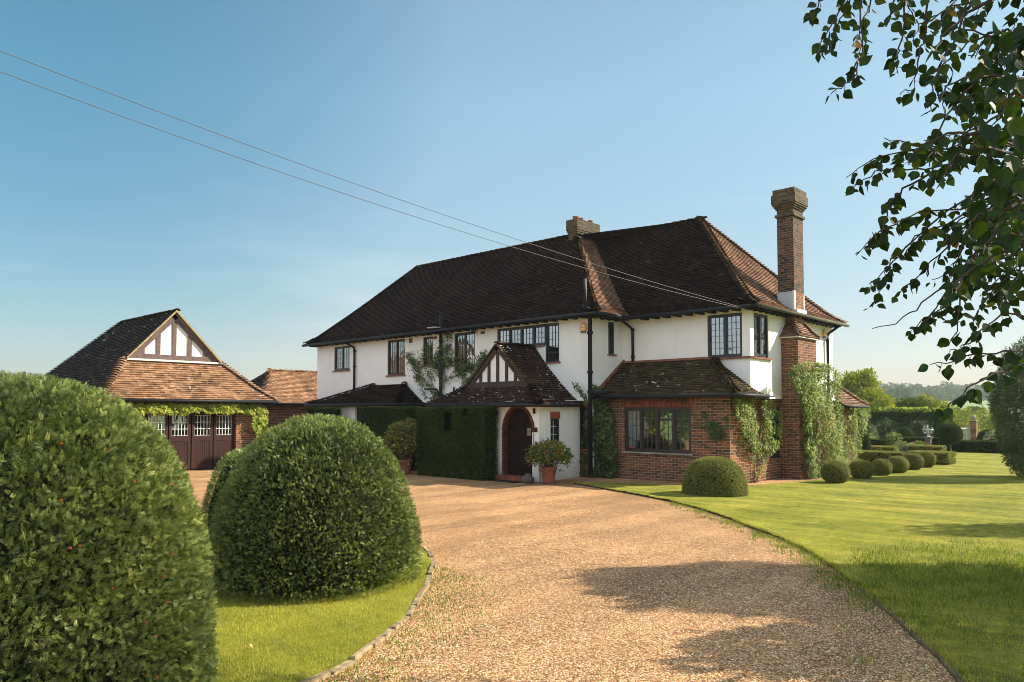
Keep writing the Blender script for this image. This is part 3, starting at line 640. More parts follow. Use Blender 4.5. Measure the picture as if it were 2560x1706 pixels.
# ------------------------------------------------------------------ walls and windows
def wp(face, plane, u, d, z): return (u, plane-d, z) if face == 'F' else (plane+d, u, z)
def fbox(mb, face, plane, u0, u1, z0, z1, d0, d1, r=None): mb.box(wp(face, plane, u0, d0, z0), wp(face, plane, u1, d1, z1), r)
def wall(name, face, plane, u0, u1, z0, z1, holes, m, parent, reveal=0.12, uv=False, poly_top=None):
    us = sorted({u0, u1, *[h[0] for h in holes], *[h[1] for h in holes]}); zs = sorted({z0, z1, *[h[2] for h in holes], *[h[3] for h in holes]})
    us = [u for u in us if u0 <= u <= u1]; zs = [z for z in zs if z0 <= z <= z1]
    mb = MB()
    for a in range(len(us)-1):
        for b in range(len(zs)-1):
            cu, cz = (us[a]+us[a+1])/2, (zs[b]+zs[b+1])/2
            if any(h[0] < cu < h[1] and h[2] < cz < h[3] for h in holes): continue
            q = [wp(face, plane, us[a], 0, zs[b]), wp(face, plane, us[a+1], 0, zs[b]), wp(face, plane, us[a+1], 0, zs[b+1]), wp(face, plane, us[a], 0, zs[b+1])]
            mb.add(q, [(0, 1, 2, 3)])
    for (a, b, c, d) in holes:
        for (p, q) in (((a, c), (b, c)), ((b, c), (b, d)), ((b, d), (a, d)), ((a, d), (a, c))):
            mb.add([wp(face, plane, p[0], 0, p[1]), wp(face, plane, q[0], 0, q[1]), wp(face, plane, q[0], -reveal, q[1]), wp(face, plane, p[0], -reveal, p[1])], [(0, 1, 2, 3)])
    return mb.build(name, m, parent, uv=uv)
def window(face, plane, u0, u1, z0, z1, parent, lights=2, nx=3, nz=4, curtain=0, sill='sill', m='frame', transom=None, fw=0.055, rec=0.07, label=None, uneven=None, sill_over=0.06):
    w = MB(); fb = lambda *a: fbox(w, face, plane, *a)
    d0, d1 = -rec-0.05, -rec+0.045
    fb(u0, u1, z0, z0+fw, d0, d1); fb(u0, u1, z1-fw, z1, d0, d1); fb(u0, u0+fw, z0+fw, z1-fw, d0, d1); fb(u1-fw, u1, z0+fw, z1-fw, d0, d1)
    bw = (u1-u0-fw)/lights
    for i in range(1, lights): fb(u0+bw*i, u0+bw*i+fw, z0+fw, z1-fw, d0, d1-0.004)
    ob = w.build('window', M[m], parent)
    if label: ob['label'] = label
    cs = MB(); le = MB(); pn = MB(); cu = MB()
    for i in range(lights):
        a, b = u0+fw+bw*i, u0+bw*(i+1); c, d = z0+fw, z1-fw; t = 0.032
        for (p, q, r_, s) in ((a, b, c, c+t), (a, b, d-t, d), (a, a+t, c+t, d-t), (b-t, b, c+t, d-t)): fbox(cs, face, plane, p, q, r_, s, -rec-0.035, -rec+0.020)
        a += t; b -= t; c += t; d -= t
        if transom and transom[i]:
            zt = c+(d-c)*transom[i]; fbox(cs, face, plane, a, b, zt-0.025, zt+0.025, -rec-0.035, -rec+0.018)
        for k in range(1, nx): uu = a+(b-a)*k/nx; fbox(le, face, plane, uu-0.005, uu+0.005, c, d, -rec-0.002, -rec+0.010)
        for k in range(1, nz): zz = c+(d-c)*k/nz; fbox(le, face, plane, a, b, zz-0.005, zz+0.005, -rec-0.002, -rec+0.008)
        j1, j2 = random.gauss(0, 0.004), random.gauss(0, 0.004)
        q = [wp(face, plane, a, -rec-0.008+j1, c), wp(face, plane, b, -rec-0.008-j1, c), wp(face, plane, b, -rec-0.008-j1+j2, d), wp(face, plane, a, -rec-0.008+j1+j2, d)]
        pn.add(q, [(0, 1, 2, 3)])
        if curtain and (curtain == 2 or i in (0, lights-1)):
            n = 24; ca, cb = (a, b) if curtain == 2 else ((a, a+(b-a)*0.8) if i == 0 else (b-(b-a)*0.35, b)); vs = []
            for k in range(n+1):
                uu = ca+(cb-ca)*k/n; dd = -rec-0.16+0.02*math.sin(k*1.7)+0.01*math.sin(k*0.7)
                vs += [wp(face, plane, uu, dd, c-0.02), wp(face, plane, uu, dd, d+0.02)]
            cu.add(vs, [(2*k, 2*k+2, 2*k+3, 2*k+1) for k in range(n)])
    cs.build('casement', M[m], ob); pn.build('pane', M['glass'], ob); le.build('leaded_lattice', M['lead_line'], ob)
    if cu.v: cu.build('curtain', M['curtain'], ob)
    if sill:
        sb = MB(); fbox(sb, face, plane, u0-sill_over, u1+sill_over, z0-0.045, z0-0.002, -0.10, 0.06); sb.build('sill', M[sill], ob)
    return ob
def pipe(pts, parent, r=0.045, name='drainpipe', collars=(), m=None):
    mb = MB(); mb.tube(pts, r, 10); 
    for p in collars: mb.lathe((p[0], p[1], p[2]), [(r*1.35, -0.04), (r*1.35, 0.04)], 10)
    return mb.build(name, m or M['black'], parent, True)
# ================================================================== GROUND
def sheet(name, pts, z, m, skirt=None, kind='structure', skirtm=None):
    import mathutils
    tri = mathutils.geometry.tessellate_polygon([[Vector((p[0], p[1], 0)) for p in pts]])
    V = [(p[0], p[1], z) for p in pts]; F = []
    for t in tri:
        a, b, c = (np.array(V[i]) for i in t); F.append(list(t) if np.cross(b-a, c-a)[2] > 0 else list(t)[::-1])
    o = raw(name, V, F, m); 
    if kind: o['kind'] = kind
    return o
# base terrain: flat garden, a dip beyond it, then the hillside across the valley
def terrain():
    A = []; nang, nr = 72, 46; F = []
    ang0 = YAW+PI/2
    rs = [0.0, 20, 40, 60, 70, 85, 100, 130, 160, 200, 240, 280, 320, 360, 400, 430, 460, 500, 540, 580, 620, 680, 760, 900, 1200, 1800, 3000]
    zs = [-.05, -.05, -.05, -.05, -.3, -1.4, -3.0, -6.0, -8.0, -8.0, -5.5, -2.8, 0.0, 2.6, 5.0, 6.4, 7.6, 10.0, 12.5, 14.0, 14.5, 14.0, 10, 0, -10, -10, -10]
    V = []
    for j, (r, z) in enumerate(zip(rs, zs)):
        for i in range(nang):
            a = 2*PI*i/nang; x, y = r*math.cos(a), r*math.sin(a)
            zz = z+(0.02*(r-250)*math.sin(a*3+0.6)*0.25 if r > 250 else 0)
            V.append((x, y, zz))
    for j in range(len(rs)-1):
        for i in range(nang): F.append([j*nang+i, j*nang+(i+1) % nang, (j+1)*nang+(i+1) % nang, (j+1)*nang+i])
    o = raw('hillside', V, np.array([f[::-1] for f in F]), M['field'], smooth=True); o['kind'] = 'structure'
    o.data.flip_normals() if o.data.polygons[80].normal.z < 0 else None
terrain()
sheet('garden_ground', [(-60, -30), (30, -30), (30, 62), (-60, 62)], -0.02, lawn_mat('rough_grass', 0.85))
sheet('gravel_driveway', [(-46, -6), (3, -6), (3, 20), (-5.6, 33.5), (-9, 34), (-46, 34)], 0.0, M['gravel'])
# right-hand lawn
edge = [(-13.25, 16.62), (-11.6, 15.92), (-10.2, 15.32), (-8.9, 14.66), (-7.8, 13.92), (-6.7, 13.02), (-5.67, 12.05), (-5.05, 11.5), (-4.5, 10.93), (-3.95, 10.25), (-3.45, 9.5), (-3.0, 8.9), (-2.6, 8.28), (-2.28, 7.8), (-1.98, 7.28), (-1.7, 6.85), (-1.46, 6.4), (-1.0, 5.3), (-0.6, 4.0), (-0.2, 2.0), (0.0, -3)]
back = [(-8.3, 34.0), (-8.35, 30), (-8.5, 26), (-8.55, 22.4), (-9.0, 20.4), (-9.45, 18.3), (-10.6, 17.95), (-12.2, 17.35)]
lawnR = edge+[(25, -3), (25, 60), (-30, 60), (-30, 34.0)]+back
sheet('lawn', lawnR, 0.045, M['lawn'])
mb = MB()
cl = edge+[]; 
for pl in (edge, [back[-1], *[]][:0]+back+[edge[0]]):
    for a, b in zip(pl[:-1], pl[1:]): mb.add([(a[0], a[1], -0.005), (b[0], b[1], -0.005), (b[0], b[1], 0.046), (a[0], a[1], 0.046)], [(0, 1, 2, 3)])
o = mb.build('lawn_edge', M['soil']); tag(o, kind='structure')
# timber edging board along the near part of the lawn edge
mb = MB()
for a, b in zip(edge[11:-1], edge[12:]):
    a, b = np.array(a), np.array(b); t = (b-a)/np.linalg.norm(b-a); n = np.array([t[1], -t[0]]); n = -n if n[0] > 0 else n
    a2, b2 = a+n*0.015, b+n*0.015; a3, b3 = a+n*0.065, b+n*0.065
    mb.hexa([(a2[0], a2[1], -0.01), (b2[0], b2[1], -0.01), (b3[0], b3[1], -0.01), (a3[0], a3[1], -0.01)], [(a2[0], a2[1], 0.035), (b2[0], b2[1], 0.035), (b3[0], b3[1], 0.03), (a3[0], a3[1], 0.03)])
tag(mb.build('edging_board', plain('mossy_edging', (0.17, 0.13, 0.07), 0.9, 0.2, 0, 0.4, 5)), kind='structure')
# left lawn under the yews with a stone edge
cL = [(-4.55, 0.5), (-4.75, 2.2), (-4.90, 3.10), (-5.05, 3.52), (-5.38, 4.07), (-5.82, 4.73), (-6.25, 5.2), (-6.62, 5.62), (-7.05, 6.05), (-7.5, 6.5), (-8.3, 7.1), (-9.5, 7.6), (-11.5, 7.9), (-14, 7.4)]
sheet('yew_lawn', cL+[(-16, 6), (-17, 2), (-15, -5), (-4.4, -5)], 0.018, M['lawn'])
mb = MB(); P = [np.array(p) for p in cL]
dist = [0]; 
for a, b in zip(P[:-1], P[1:]): dist.append(dist[-1]+np.linalg.norm(b-a))
def along(d):
    i = max(0, min(len(P)-2, np.searchsorted(dist, d)-1)); t = (P[i+1]-P[i])/(dist[i+1]-dist[i]); return P[i]+t*(d-dist[i]), t
d = 0.2
while d < dist[-1]-1:
    L = random.uniform(0.22, 0.42); a, t = along(d); b, _ = along(d+L-0.006); n = np.array([t[1], -t[0]]); n = -n if n[0] < 0 else n
    h = 0.030+random.gauss(0, 0.007); w = 0.045+random.gauss(0, 0.006); j = random.gauss(0, 0.006)
    q = [a+n*(w+j), b+n*(w+j+random.gauss(0, 0.006)), b-n*0.01, a-n*0.01]
    mb.hexa([(p[0], p[1], -0.02) for p in q], [(p[0]*0.93+0.07*(a+b)[0]/2, p[1]*0.93+0.07*(a+b)[1]/2, h+random.gauss(0, 0.004)) for p in q])
    d += L
tag(mb.build('stone_kerb', plain('pale_kerb_stone', (0.27, 0.21, 0.125), 0.95, 0.1, 0, 0.5, 14, 0.9)), kind='structure')
# ---- grass blades near the camera
def blades(name, region, dens_fn, n, hgt, m, z0, wid=0.0035, seed=3, kind='stuff', cat=None, label=None, lean=0.45):
    rng = np.random.default_rng(seed); reg = np.array(region); lo, hi = reg.min(0), reg.max(0)
    p = rng.uniform(lo, hi, (n, 2)); k = inpoly(p, region); p = p[k]; k = rng.random(len(p)) < dens_fn(p); p = p[k]; n = len(p)
    h = hgt*rng.uniform(0.5, 1.3, n); az = rng.uniform(0, 2*PI, n); ln = rng.normal(0, lean, (n, 2))
    b = np.stack([np.cos(az), np.sin(az)], 1)*wid; V = np.zeros((n, 3, 3))
    V[:, 0, :2] = p-b; V[:, 1, :2] = p+b; V[:, 0, 2] = V[:, 1, 2] = z0-0.004; V[:, 2, :2] = p+ln*h[:, None]; V[:, 2, 2] = z0+h
    g = fbm(np.c_[p, p[:, :1]*0], 1.5, 4); rnd = np.clip(rng.random(n)*0.6+0.25*(g+1)*0.8, 0, 1)
    o = raw(name, V.reshape(-1, 3), np.arange(n*3).reshape(-1, 3), m, None, np.repeat(rnd, 3)); o['kind'] = kind
    if label: tag(o, label, cat)
    return o
dep = lambda p: p @ FW[:2]/math.cos(TH)
blades('grass_blades', [(-4.85, 2.6), (-4.95, 3.10), (-5.10, 3.52), (-5.43, 4.07), (-5.87, 4.73), (-6.3, 5.2), (-6.67, 5.62), (-7.1, 6.05), (-7.6, 6.5), (-8.6, 5.5), (-8.6, 1.8), (-4.8, 1.8)], lambda p: np.clip(1.25-dep(p)*0.07, 0.2, 1), 150000, 0.026, M['blade'], 0.018, 0.0024, 3, label='short lawn grass beside the stone kerb', cat='grass')
nearR = [e for e in edge if e[1] < 14]+[(0.2, 3), (2.5, 6), (5, 12), (-1, 16), (-6, 16.5)]
blades('grass_blades', nearR, lambda p: np.clip(1.5-dep(p)*0.085, 0.12, 1), 330000, 0.026, M['blade'], 0.045, 0.003, 5, label='short lawn grass right of the drive', cat='grass')
# long tufts: rough strip of lawn and weeds on the drive edge
def tufts(name, pts, rad, per, hgt, m, z0, seed, label):
    rng = np.random.default_rng(seed); c = np.repeat(np.array(pts), per, 0); n = len(c)
    p = c+rng.normal(0, 1, (n, 2))*rad; h = hgt*rng.uniform(0.35, 1.3, n); az = rng.uniform(0, 2*PI, n); b = np.stack([np.cos(az), np.sin(az)], 1)*0.0035
    ln = rng.normal(0, 0.5, (n, 2)); V = np.zeros((n, 5, 3)); V[:, 0, :2] = p-b; V[:, 1, :2] = p+b; V[:, :2, 2] = z0-0.004
    mid = p+ln*(h*0.4)[:, None]; V[:, 2, :2] = mid+b*0.8; V[:, 3, :2] = mid-b*0.8; V[:, 2:4, 2] = (z0+h*0.6)[:, None]; V[:, 4, :2] = p+ln*h[:, None]; V[:, 4, 2] = z0+h*0.95
    base = np.arange(n)[:, None]*5; F = np.concatenate([base+np.array([[0, 1, 2, 3]]), base+np.array([[3, 2, 4, 4]])]); 
    F4 = (base+np.array([[0, 1, 2, 3]])).tolist()+(base+np.array([[3, 2, 4]])).tolist()
    o = raw(name, V.reshape(-1, 3), F4, m, None, np.repeat(rng.random(n), 5)); o['kind'] = 'stuff'; o['label'] = label; o['category'] = 'grass'
rr = np.random.default_rng(8)
rough = [on(x, y, Z=0.045)[:2] for x, y in zip(rr.uniform(2140, 2640, 420), 1350+rr.gamma(3.2, 30, 420))]
tufts('long_grass', rough, 0.10, 22, 0.06, M['weed'], 0.045, 21, 'longer rough grass on the shaded lawn')
strip = []
for _ in range(260):
    i = rr.integers(3, 12); t = rr.random(); a = np.array(edge[i]); b = np.array(edge[i+1]); q = a+(b-a)*t; tt = (b-a)/np.linalg.norm(b-a); n_ = np.array([tt[1], -tt[0]]); n_ = n_ if n_[0] < 0 else -n_
    strip.append(q+n_*abs(rr.normal(0.05, 0.22)))
tufts('weed_grass', strip, 0.06, 16, 0.05, M['weed'], 0.0, 22, 'green weedy grass creeping over the drive edge')
ov = []
for _ in range(900):
    i = rr.integers(0, len(edge)-3); t = rr.random(); a = np.array(edge[i]); b = np.array(edge[i+1]); q = a+(b-a)*t; tt = (b-a)/np.linalg.norm(b-a); n_ = np.array([tt[1], -tt[0]]); n_ = n_ if n_[0] < 0 else -n_
    ov.append(q-n_*abs(rr.normal(0, .02))+n_*.006)
tufts('edge_grass', ov, 0.022, 14, 0.032, M['blade'], 0.035, 24, 'grass leaning over the cut lawn edge')
strip = [np.array(cL[i])*(1-t)+np.array(cL[i+1])*t+np.array([0.12+abs(rr.normal(0, .55)), -0.08]) for i, t in zip(rr.integers(0, 9, 420), rr.random(420))]
tufts('weed_grass', strip, 0.09, 10, 0.028, M['weed'], 0.0, 23, 'short weeds in the gravel beside the stone kerb')
# ---- loose pebbles near the camera
def pebbles():
    rng = np.random.default_rng(9); poly = [tuple(e) for e in edge[3:-1]]+[(-1, 1), (-3, 1), (-4.6, 2.2)]+[(c[0]+0.13, c[1]) for c in cL[2:10]]+[(-9, 9), (-9, 13.5)]
    p = rng.uniform((-9.5, 1), (0, 14.6), (260000, 2)); k = inpoly(p, poly); p = p[k]; dd = dep(p); k = rng.random(len(p)) < np.clip(1.5-dd*0.11, 0.12, 1); p = p[k]; n = len(p)
    V = np.array([(1, 0, 0), (0.3, 0.9, 0), (-0.8, 0.55, 0), (-0.8, -0.55, 0), (0.3, -0.9, 0), (0, 0, 0.75)]); F = np.array([[0, 1, 5], [1, 2, 5], [2, 3, 5], [3, 4, 5], [4, 0, 5]])
    az = rng.uniform(0, 2*PI, n); s = rng.uniform(0.0045, 0.0105, n); 
    X = np.stack([np.cos(az), np.sin(az), rng.normal(0, .25, n)], 1); Z = np.stack([rng.normal(0, .3, n), rng.normal(0, .3, n), np.ones(n)], 1); Z /= np.linalg.norm(Z, axis=1, keepdims=True); Y = np.cross(Z, X)
    o = scatter('pebbles', M['pebble'], (V, F), np.c_[p, np.full(n, 0.001)], X, Y, Z, s, None, rng.random(n)); o['kind'] = 'stuff'; o['label'] = 'loose tan pebbles on the gravel drive'; o['category'] = 'gravel'
pebbles()
for (px, py, s, lb) in ((962, 1668, 0.055, 'pale curled dead leaf on the gravel by the kerb'), (632, 1618, 0.045, 'brown dead leaf on the lawn below the yews'), (2178, 1526, 0.04, 'reddish dead leaf on gravel by the lawn edge')):
    p = on(px, py, Z=0.035); x, y, z = frames(np.array([[0.6, -0.4, 0.5]]), np.random.default_rng(int(px)), 0.3)
    o = scatter('fallen_leaf', M['deadleaf'], T_leaf(), p[None, :], x, y, z, s, None, [0.7]); tag(o, lb, 'leaf')
# ================================================================== MAIN HOUSE
H = empty('country_house')
YF, XJ, YW, XS, YB, YE = 18.6, -14.14, 20.3, -9.8, 19.0, 26.5
ZB, ZE = 2.34, 4.97
# openings: long facade
wins = {'a': (-27.93, -26.79, 3.78, 4.80), 'b': (-24.22, -23.13, 3.45, 4.84), 'c': (-22.05, -21.49, 3.74, 4.82), 'd': (-20.31, -19.25, 3.48, 4.84),
        'e': (-18.15, -15.97, 4.16, 4.84), 'e2': (-15.97, -15.40, 3.60, 4.84)}
hole = [(a, b, c, d) for (a, b, c, d) in wins.values()]
wall('render_wall', 'F', YF, -29.25, XJ, ZB, 5.05, hole, M['render'], H)
wall('brick_wall', 'F', YF+0.05, -29.2, XJ, -0.1, ZB+0.02, [(-24.6, -23.9, 1.2, 2.1), (-14.74, -14.16, 0.85, 2.13)], M['brick'], H, uv=True)
wall('render_wall', 'S', XJ, YF, YW, 0, 5.05, [(19.50, 19.83, 3.82, 4.84)], M['render'], H)
wall('render_wall', 'F', YW, XJ, XS, ZB, 5.05, [(-11.13, -10.04, 3.56, 4.84)], M['render'], H)
wall('render_wall', 'S', XS, YW, YE, ZB+0.04, 5.05, [(20.54, 21.50, 3.58, 4.84)], M['render'], H)
wall('brick_wall', 'S', XS-0.06, 21.1, YE+0.1, -0.1, ZB+0.06, [(21.65, 22.42, 0.62, 2.12)], M['brick'], H, uv=True)
mb = MB(); mb.add([(-29.25, YF, ZB), (-29.25, YE, ZB), (-29.25, YE, 5.05), (-29.25, YF, 5.05)], [(0, 1, 2, 3)]); mb.add([(-29.25, YE, -0.1), (XS, YE, -0.1), (XS, YE, 5.05), (-29.25, YE, 5.05)], [(0, 1, 2, 3)])
mb.add([(-29.2, YF+.05, -0.1), (-29.2, YE, -0.1), (-29.2, YE, ZB), (-29.2, YF+.05, ZB)], [(0, 1, 2, 3)])
mb.build('end_wall', M['render'], H)
# bell-cast drip at the foot of the render
mb = MB()
def drip(a, b, n):
    a, b, n = np.array(a, float), np.array(b, float), np.array(n, float)
    mb.add([a+n*0.003+(0, 0, .20), b+n*0.003+(0, 0, .20), b+n*0.02+(0, 0, .09), a+n*0.02+(0, 0, .09)], [(0, 1, 2, 3)])
    mb.add([a+n*0.02+(0, 0, .09), b+n*0.02+(0, 0, .09), b+n*0.075, a+n*0.075], [(0, 1, 2, 3)]); mb.add([a+n*0.075, b+n*0.075, b-n*0.06, a-n*0.06], [(0, 1, 2, 3)])
drip((-29.32, YF, ZB), (XJ, YF, ZB), (0, -1, 0)); drip((XS, YW, ZB+.04), (XS, 22.1, ZB+.04), (1, 0, 0)); drip((XS, 23.9, ZB+.04), (XS, YE+.06, ZB+.04), (1, 0, 0))
mb.build('render_bellcast', M['render'], H)
# room behind the windows: closed, lit only through them
mb = MB(); mb.box((-29.1, YF+3.2, 0.02), (-10.2, YF+3.3, 5.0)); mb.box((-29.1, YF+0.3, 2.55), (-14.3, YF+3.2, 2.65)); mb.box((-14.0, YW+0.3, 2.55), (-10.0, YE-0.1, 2.65)); mb.box((-12.6, YW+0.2, 2.7), (-12.5, YF+3.2, 5.0)); mb.box((-12.6, 23.2, 2.7), (-9.9, 23.3, 5.0)); mb.box((-14.3, 20.9, 0.02), (-9.9, 21.0, 2.5))
mb.build('interior_partition', M['interior'], H)
window('F', YF, *wins['a'], H, 2, 3, 4, 0)
window('F', YF, *wins['b'], H, 2, 3, 6, 2, m='frame_brown', label='dark window with warm curtain behind its leaded panes')
window('F', YF, *wins['c'], H, 1, 3, 5, 0, m='frame_brown')
window('F', YF, *wins['d'], H, 2, 3, 5, 1, label='dark two-light window with white curtains')
window('F', YF, *wins['e'], H, 4, 3, 3, 0, label='wide four-light window with square leaded panes', sill=None)
window('F', YF, *wins['e2'], H, 1, 3, 5, 0, label='tall light stepping down beside the wide window')
mb = MB(); fbox(mb, 'F', YF, -18.2, -15.99, 4.115, 4.158, -0.10, 0.06); mb.build('sill', M['sill'], H)
window('S', XJ, 19.50, 19.83, 3.82, 4.84, H, 1, 2, 4, 0, label='slim single window on the short return wall')
window('F', YW, -11.13, -10.04, 3.58, 4.84, H, 2, 3, 6, 0, sill=None, label='two-light corner window facing the drive')
window('S', XS, 20.54, 21.50, 3.60, 4.84, H, 2, 3, 6, 0, sill=None, label='two-light corner window facing the lawn')
mb = MB(); fbox(mb, 'F', YW, -11.26, XS+0.07, 3.52, 3.57, -0.1, 0.07); mb.box((XS-0.1, YW+0.002, 3.518), (XS+0.07, 21.66, 3.568)); mb.build('corner_sill', M['sill'], H)
window('F', YF+0.05, -14.74, -14.16, 0.85, 2.13, H, 1, 3, 6, 2, m='frame_brown', label='tall window between the porch and brick wing')
window('F', YF+0.05, -24.6, -23.9, 1.2, 2.1, H, 2, 2, 4, 0, m='frame', label='small white framed window behind the hedge')
window('S', XS-0.06, 21.65, 22.42, 0.62, 2.12, H, 2, 2, 6, 1, transom=[0.25, 0.25], label='tall window half hidden by the creeper')
mb = MB(); fbox(mb, 'F', YF+0.05, -14.75, -14.15, 2.135, ZB-0.01, 0.0, 0.012); mb.build('brick_lintel', M['soldier'], H, uv=True)
# vent bricks and lamp
for (px, py, s) in ((1027, 852, .085), (1088, 845, .05), (1207, 832, .05)):
    p = on(px, py, Y=YF); mb = MB(); mb.box((p[0]-0.10, YF-0.012, p[2]-s), (p[0]+0.10, YF+0.01, p[2]+s)); mb.build('vent_brick', M['soldier'], H, uv=True)
p = on(1190, 831, Y=YF); fl = MB(); fl.lathe((p[0], YF-0.16, p[2]-0.06), [(0.05, 0), (0.075, 0.05), (0.06, 0.10), (0.02, 0.12)], 12); fl.tube([(p[0], YF, p[2]), (p[0], YF-0.12, p[2])], 0.02, 6); fl.build('outside_lamp', M['frame'], H)
# alarm boxes
def alarm(face, plane, u, z, r=0.155):
    hx = [(u+r*math.sin(k*PI/3), z+r*1.08*math.cos(k*PI/3)) for k in range(6)]; mb = MB()
    A = [wp(face, plane, a, 0.002, b) for a, b in hx]; B = [wp(face, plane, u+(a-u)*0.9, 0.075, z+(b-z)*0.9) for a, b in hx]; mb.hexa(A, B); o = mb.build('alarm_box', M['yellow'], H)
    mb = MB(); fbox(mb, face, plane, u-0.065, u+0.065, z-0.04, z+0.06, 0.076, 0.082); mb.build('white_panel', M['white_plastic'], o)
    mb = MB(); fbox(mb, face, plane, u-0.04, u-0.005, z-0.02, z+0.04, 0.083, 0.086); fbox(mb, face, plane, u+0.008, u+0.045, z-0.02, z+0.005, 0.083, 0.086); fbox(mb, face, plane, u+0.008, u+0.045, z+0.02, z+0.04, 0.083, 0.086); mb.build('printed_mark', M['grey_mark'], o)
    mb = MB(); fbox(mb, face, plane, u-0.075, u+0.075, z-r*1.05, z-r*0.72, 0.01, 0.078); mb.build('strobe_lens', M['blue_plastic'], o)
alarm('F', YF, -14.405, 4.60); alarm('S', XS, 25.70, 4.62, 0.14)
# ---- main roof
FL, FR, JV, CR = (-29.65, 18.2, ZE), (-13.6, 18.2, ZE), (-13.6, 19.9, ZE), (-9.4, 19.9, ZE)
RL, RR, VT, RW = (-27.0, 22.5, 8.70), (-17.83, 22.5, 8.70), (-17.55, 23.25, 8.60), (-13.0, 23.25, 8.60)
BL, BR = (-29.65, 26.8, ZE), (-9.4, 26.62, ZE)
R1 = empty('roof'); R1.parent = H
u1 = []
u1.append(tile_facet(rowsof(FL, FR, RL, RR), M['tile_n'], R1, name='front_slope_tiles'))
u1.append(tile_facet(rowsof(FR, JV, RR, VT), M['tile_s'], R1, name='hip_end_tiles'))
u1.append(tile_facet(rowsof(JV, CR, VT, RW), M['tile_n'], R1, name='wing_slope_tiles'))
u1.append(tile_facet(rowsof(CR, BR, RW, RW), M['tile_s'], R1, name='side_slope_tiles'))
mb = MB(); 
for (a, b, c, d) in ((BL, FL, RL, RL), (BL, BR, RW, RL), (VT, RR, RL, RW)):
    mb.add([a, b, c, d] if c != d else [a, b, c], [(0, 1, 2, 3)] if c != d else [(0, 1, 2)])
for u in u1:
    mb.add(u.v, u.f)
mb.build('back_slopes', M['underlay'], R1)
def edgepts(A, B, prof=FLARE, lift=0.02):
    out = []
    for (p, z) in prof: q = lerp(A, B, p); q[2] = A[2]*(1-z)+B[2]*z+lift; out.append(q)
    return out
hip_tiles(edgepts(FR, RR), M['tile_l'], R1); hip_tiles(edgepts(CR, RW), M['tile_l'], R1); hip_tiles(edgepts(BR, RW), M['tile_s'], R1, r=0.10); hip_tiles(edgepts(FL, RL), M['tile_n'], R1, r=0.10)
ridge_tiles((-27.05, 22.5, 8.72), (-17.9, 22.5, 8.72), M['tile_l'], R1); ridge_tiles((-17.3, 23.25, 8.62), (-12.95, 23.25, 8.62), M['tile_l'], R1)
# left hip silhouette: small stepped tile ends
# eaves: gutters, fascia and rafter feet
gutter([(-29.72, 18.16, ZE-0.03), (-13.58, 18.16, ZE-0.03)], H); gutter([(-13.56, 18.16, ZE-0.03), (-13.56, 19.86, ZE-0.03)], H); gutter([(-13.56, 19.86, ZE-0.03), (-9.36, 19.86, ZE-0.03)], H)
gutter([(-9.36, 19.86, ZE-0.03), (-9.36, 26.75, ZE-0.03)], H, m=plain('mossy_gutter', (0.07, 0.075, 0.045), 0.8, 0.2, 0, 0.5, 9))
mb = MB()
def soffit(a, b, c, d): mb.add([a, b, c, d], [(0, 1, 2, 3)])
z = ZE+0.012
soffit((-29.7, 18.2, z), (-13.6, 18.2, z), (-13.6, 18.8, z+.25), (-29.7, 18.8, z+.25)); soffit((-13.6, 18.2, z), (-13.6, 19.9, z), (-14.2, 19.9, z+.25), (-14.2, 18.2, z+.25)); soffit((-13.6, 19.9, z), (-9.4, 19.9, z), (-9.4, 20.5, z+.25), (-13.6, 20.5, z+.25)); soffit((-9.4, 19.9, z), (-9.4, 26.7, z), (-10, 26.7, z+.25), (-10, 19.9, z+.25)); soffit((-29.65, 18.2, z), (-29.65, 26.7, z), (-29.0, 26.7, z+.25), (-29.0, 18.2, z+.25))
mb.build('soffit_boards', M['timber'], R1)
def rafter(a, b, par, m='black'): mb = MB(); mb.box(a, b); mb.build('rafter_foot', M[m], par)
x = -29.35
while x < -13.7: rafter((x, 18.24, ZE-0.10), (x+0.13, 18.62, ZE+0.0), R1); x += 0.405
x = -13.25
while x < -9.5: rafter((x, 19.94, ZE-0.10), (x+0.11, 20.32, ZE+0.0), R1); x += 0.385
y = 18.35
while y < 19.8: rafter((-14.16, y, ZE-0.10), (-13.64, y+0.12, ZE), R1); y += 0.36
y = 20.1
while y < 26.5: rafter((-9.82, y, ZE-0.10), (-9.44, y+0.11, ZE), R1); y += 0.385
# ---- ridge chimney
Cc = empty('chimney'); Cc.parent = H; Cc['label'] = 'squat corbelled ridge chimney with terracotta pots'
cx0, cx1 = -17.95, -17.42
q0, q1 = on(1443, 546, X=-17.42), on(1499.6, 563.6, X=-17.42); y0, y1 = q0[1], q1[1]; zt = q0[2]
mb = MB(); mb.box((cx0+.09, y0+.10, 7.2), (cx1-.09, y1-.10, zt-0.60)); mb.build('stack', M['brick'], Cc, uv=True)
mb = MB()
for i, (g, a, b) in enumerate(((0.065, .62, .545), (0.04, .545, .47), (0.02, .47, .39), (0, .39, 0.0))): mb.box((cx0+g, y0+g, zt-a), (cx1-g, y1-g, zt-b))
mb.build('corbelled_cap', M['brick_old'], Cc, uv=True)
for f, r in ((0.17, .12), (0.40, .10), (0.78, .13)):
    mb = MB(); mb.lathe((-17.68, y0+(y1-y0)*f, zt-0.01), [(r*.8, 0), (r*.8, .09), (r*1.0, .12), (r*1.02, .16), (r*.8, .16), (r*.7, .02)], 14); mb.build('chimney_pot', M['terracotta'], Cc, True)
mb = MB(); mb.lathe((-17.66, y0+(y1-y0)*.60, zt-0.01), [(.05, 0), (.05, .10), (.06, .10), (.05, .13)], 10); mb.build('flue_cowl', M['white_plastic'], Cc, True)
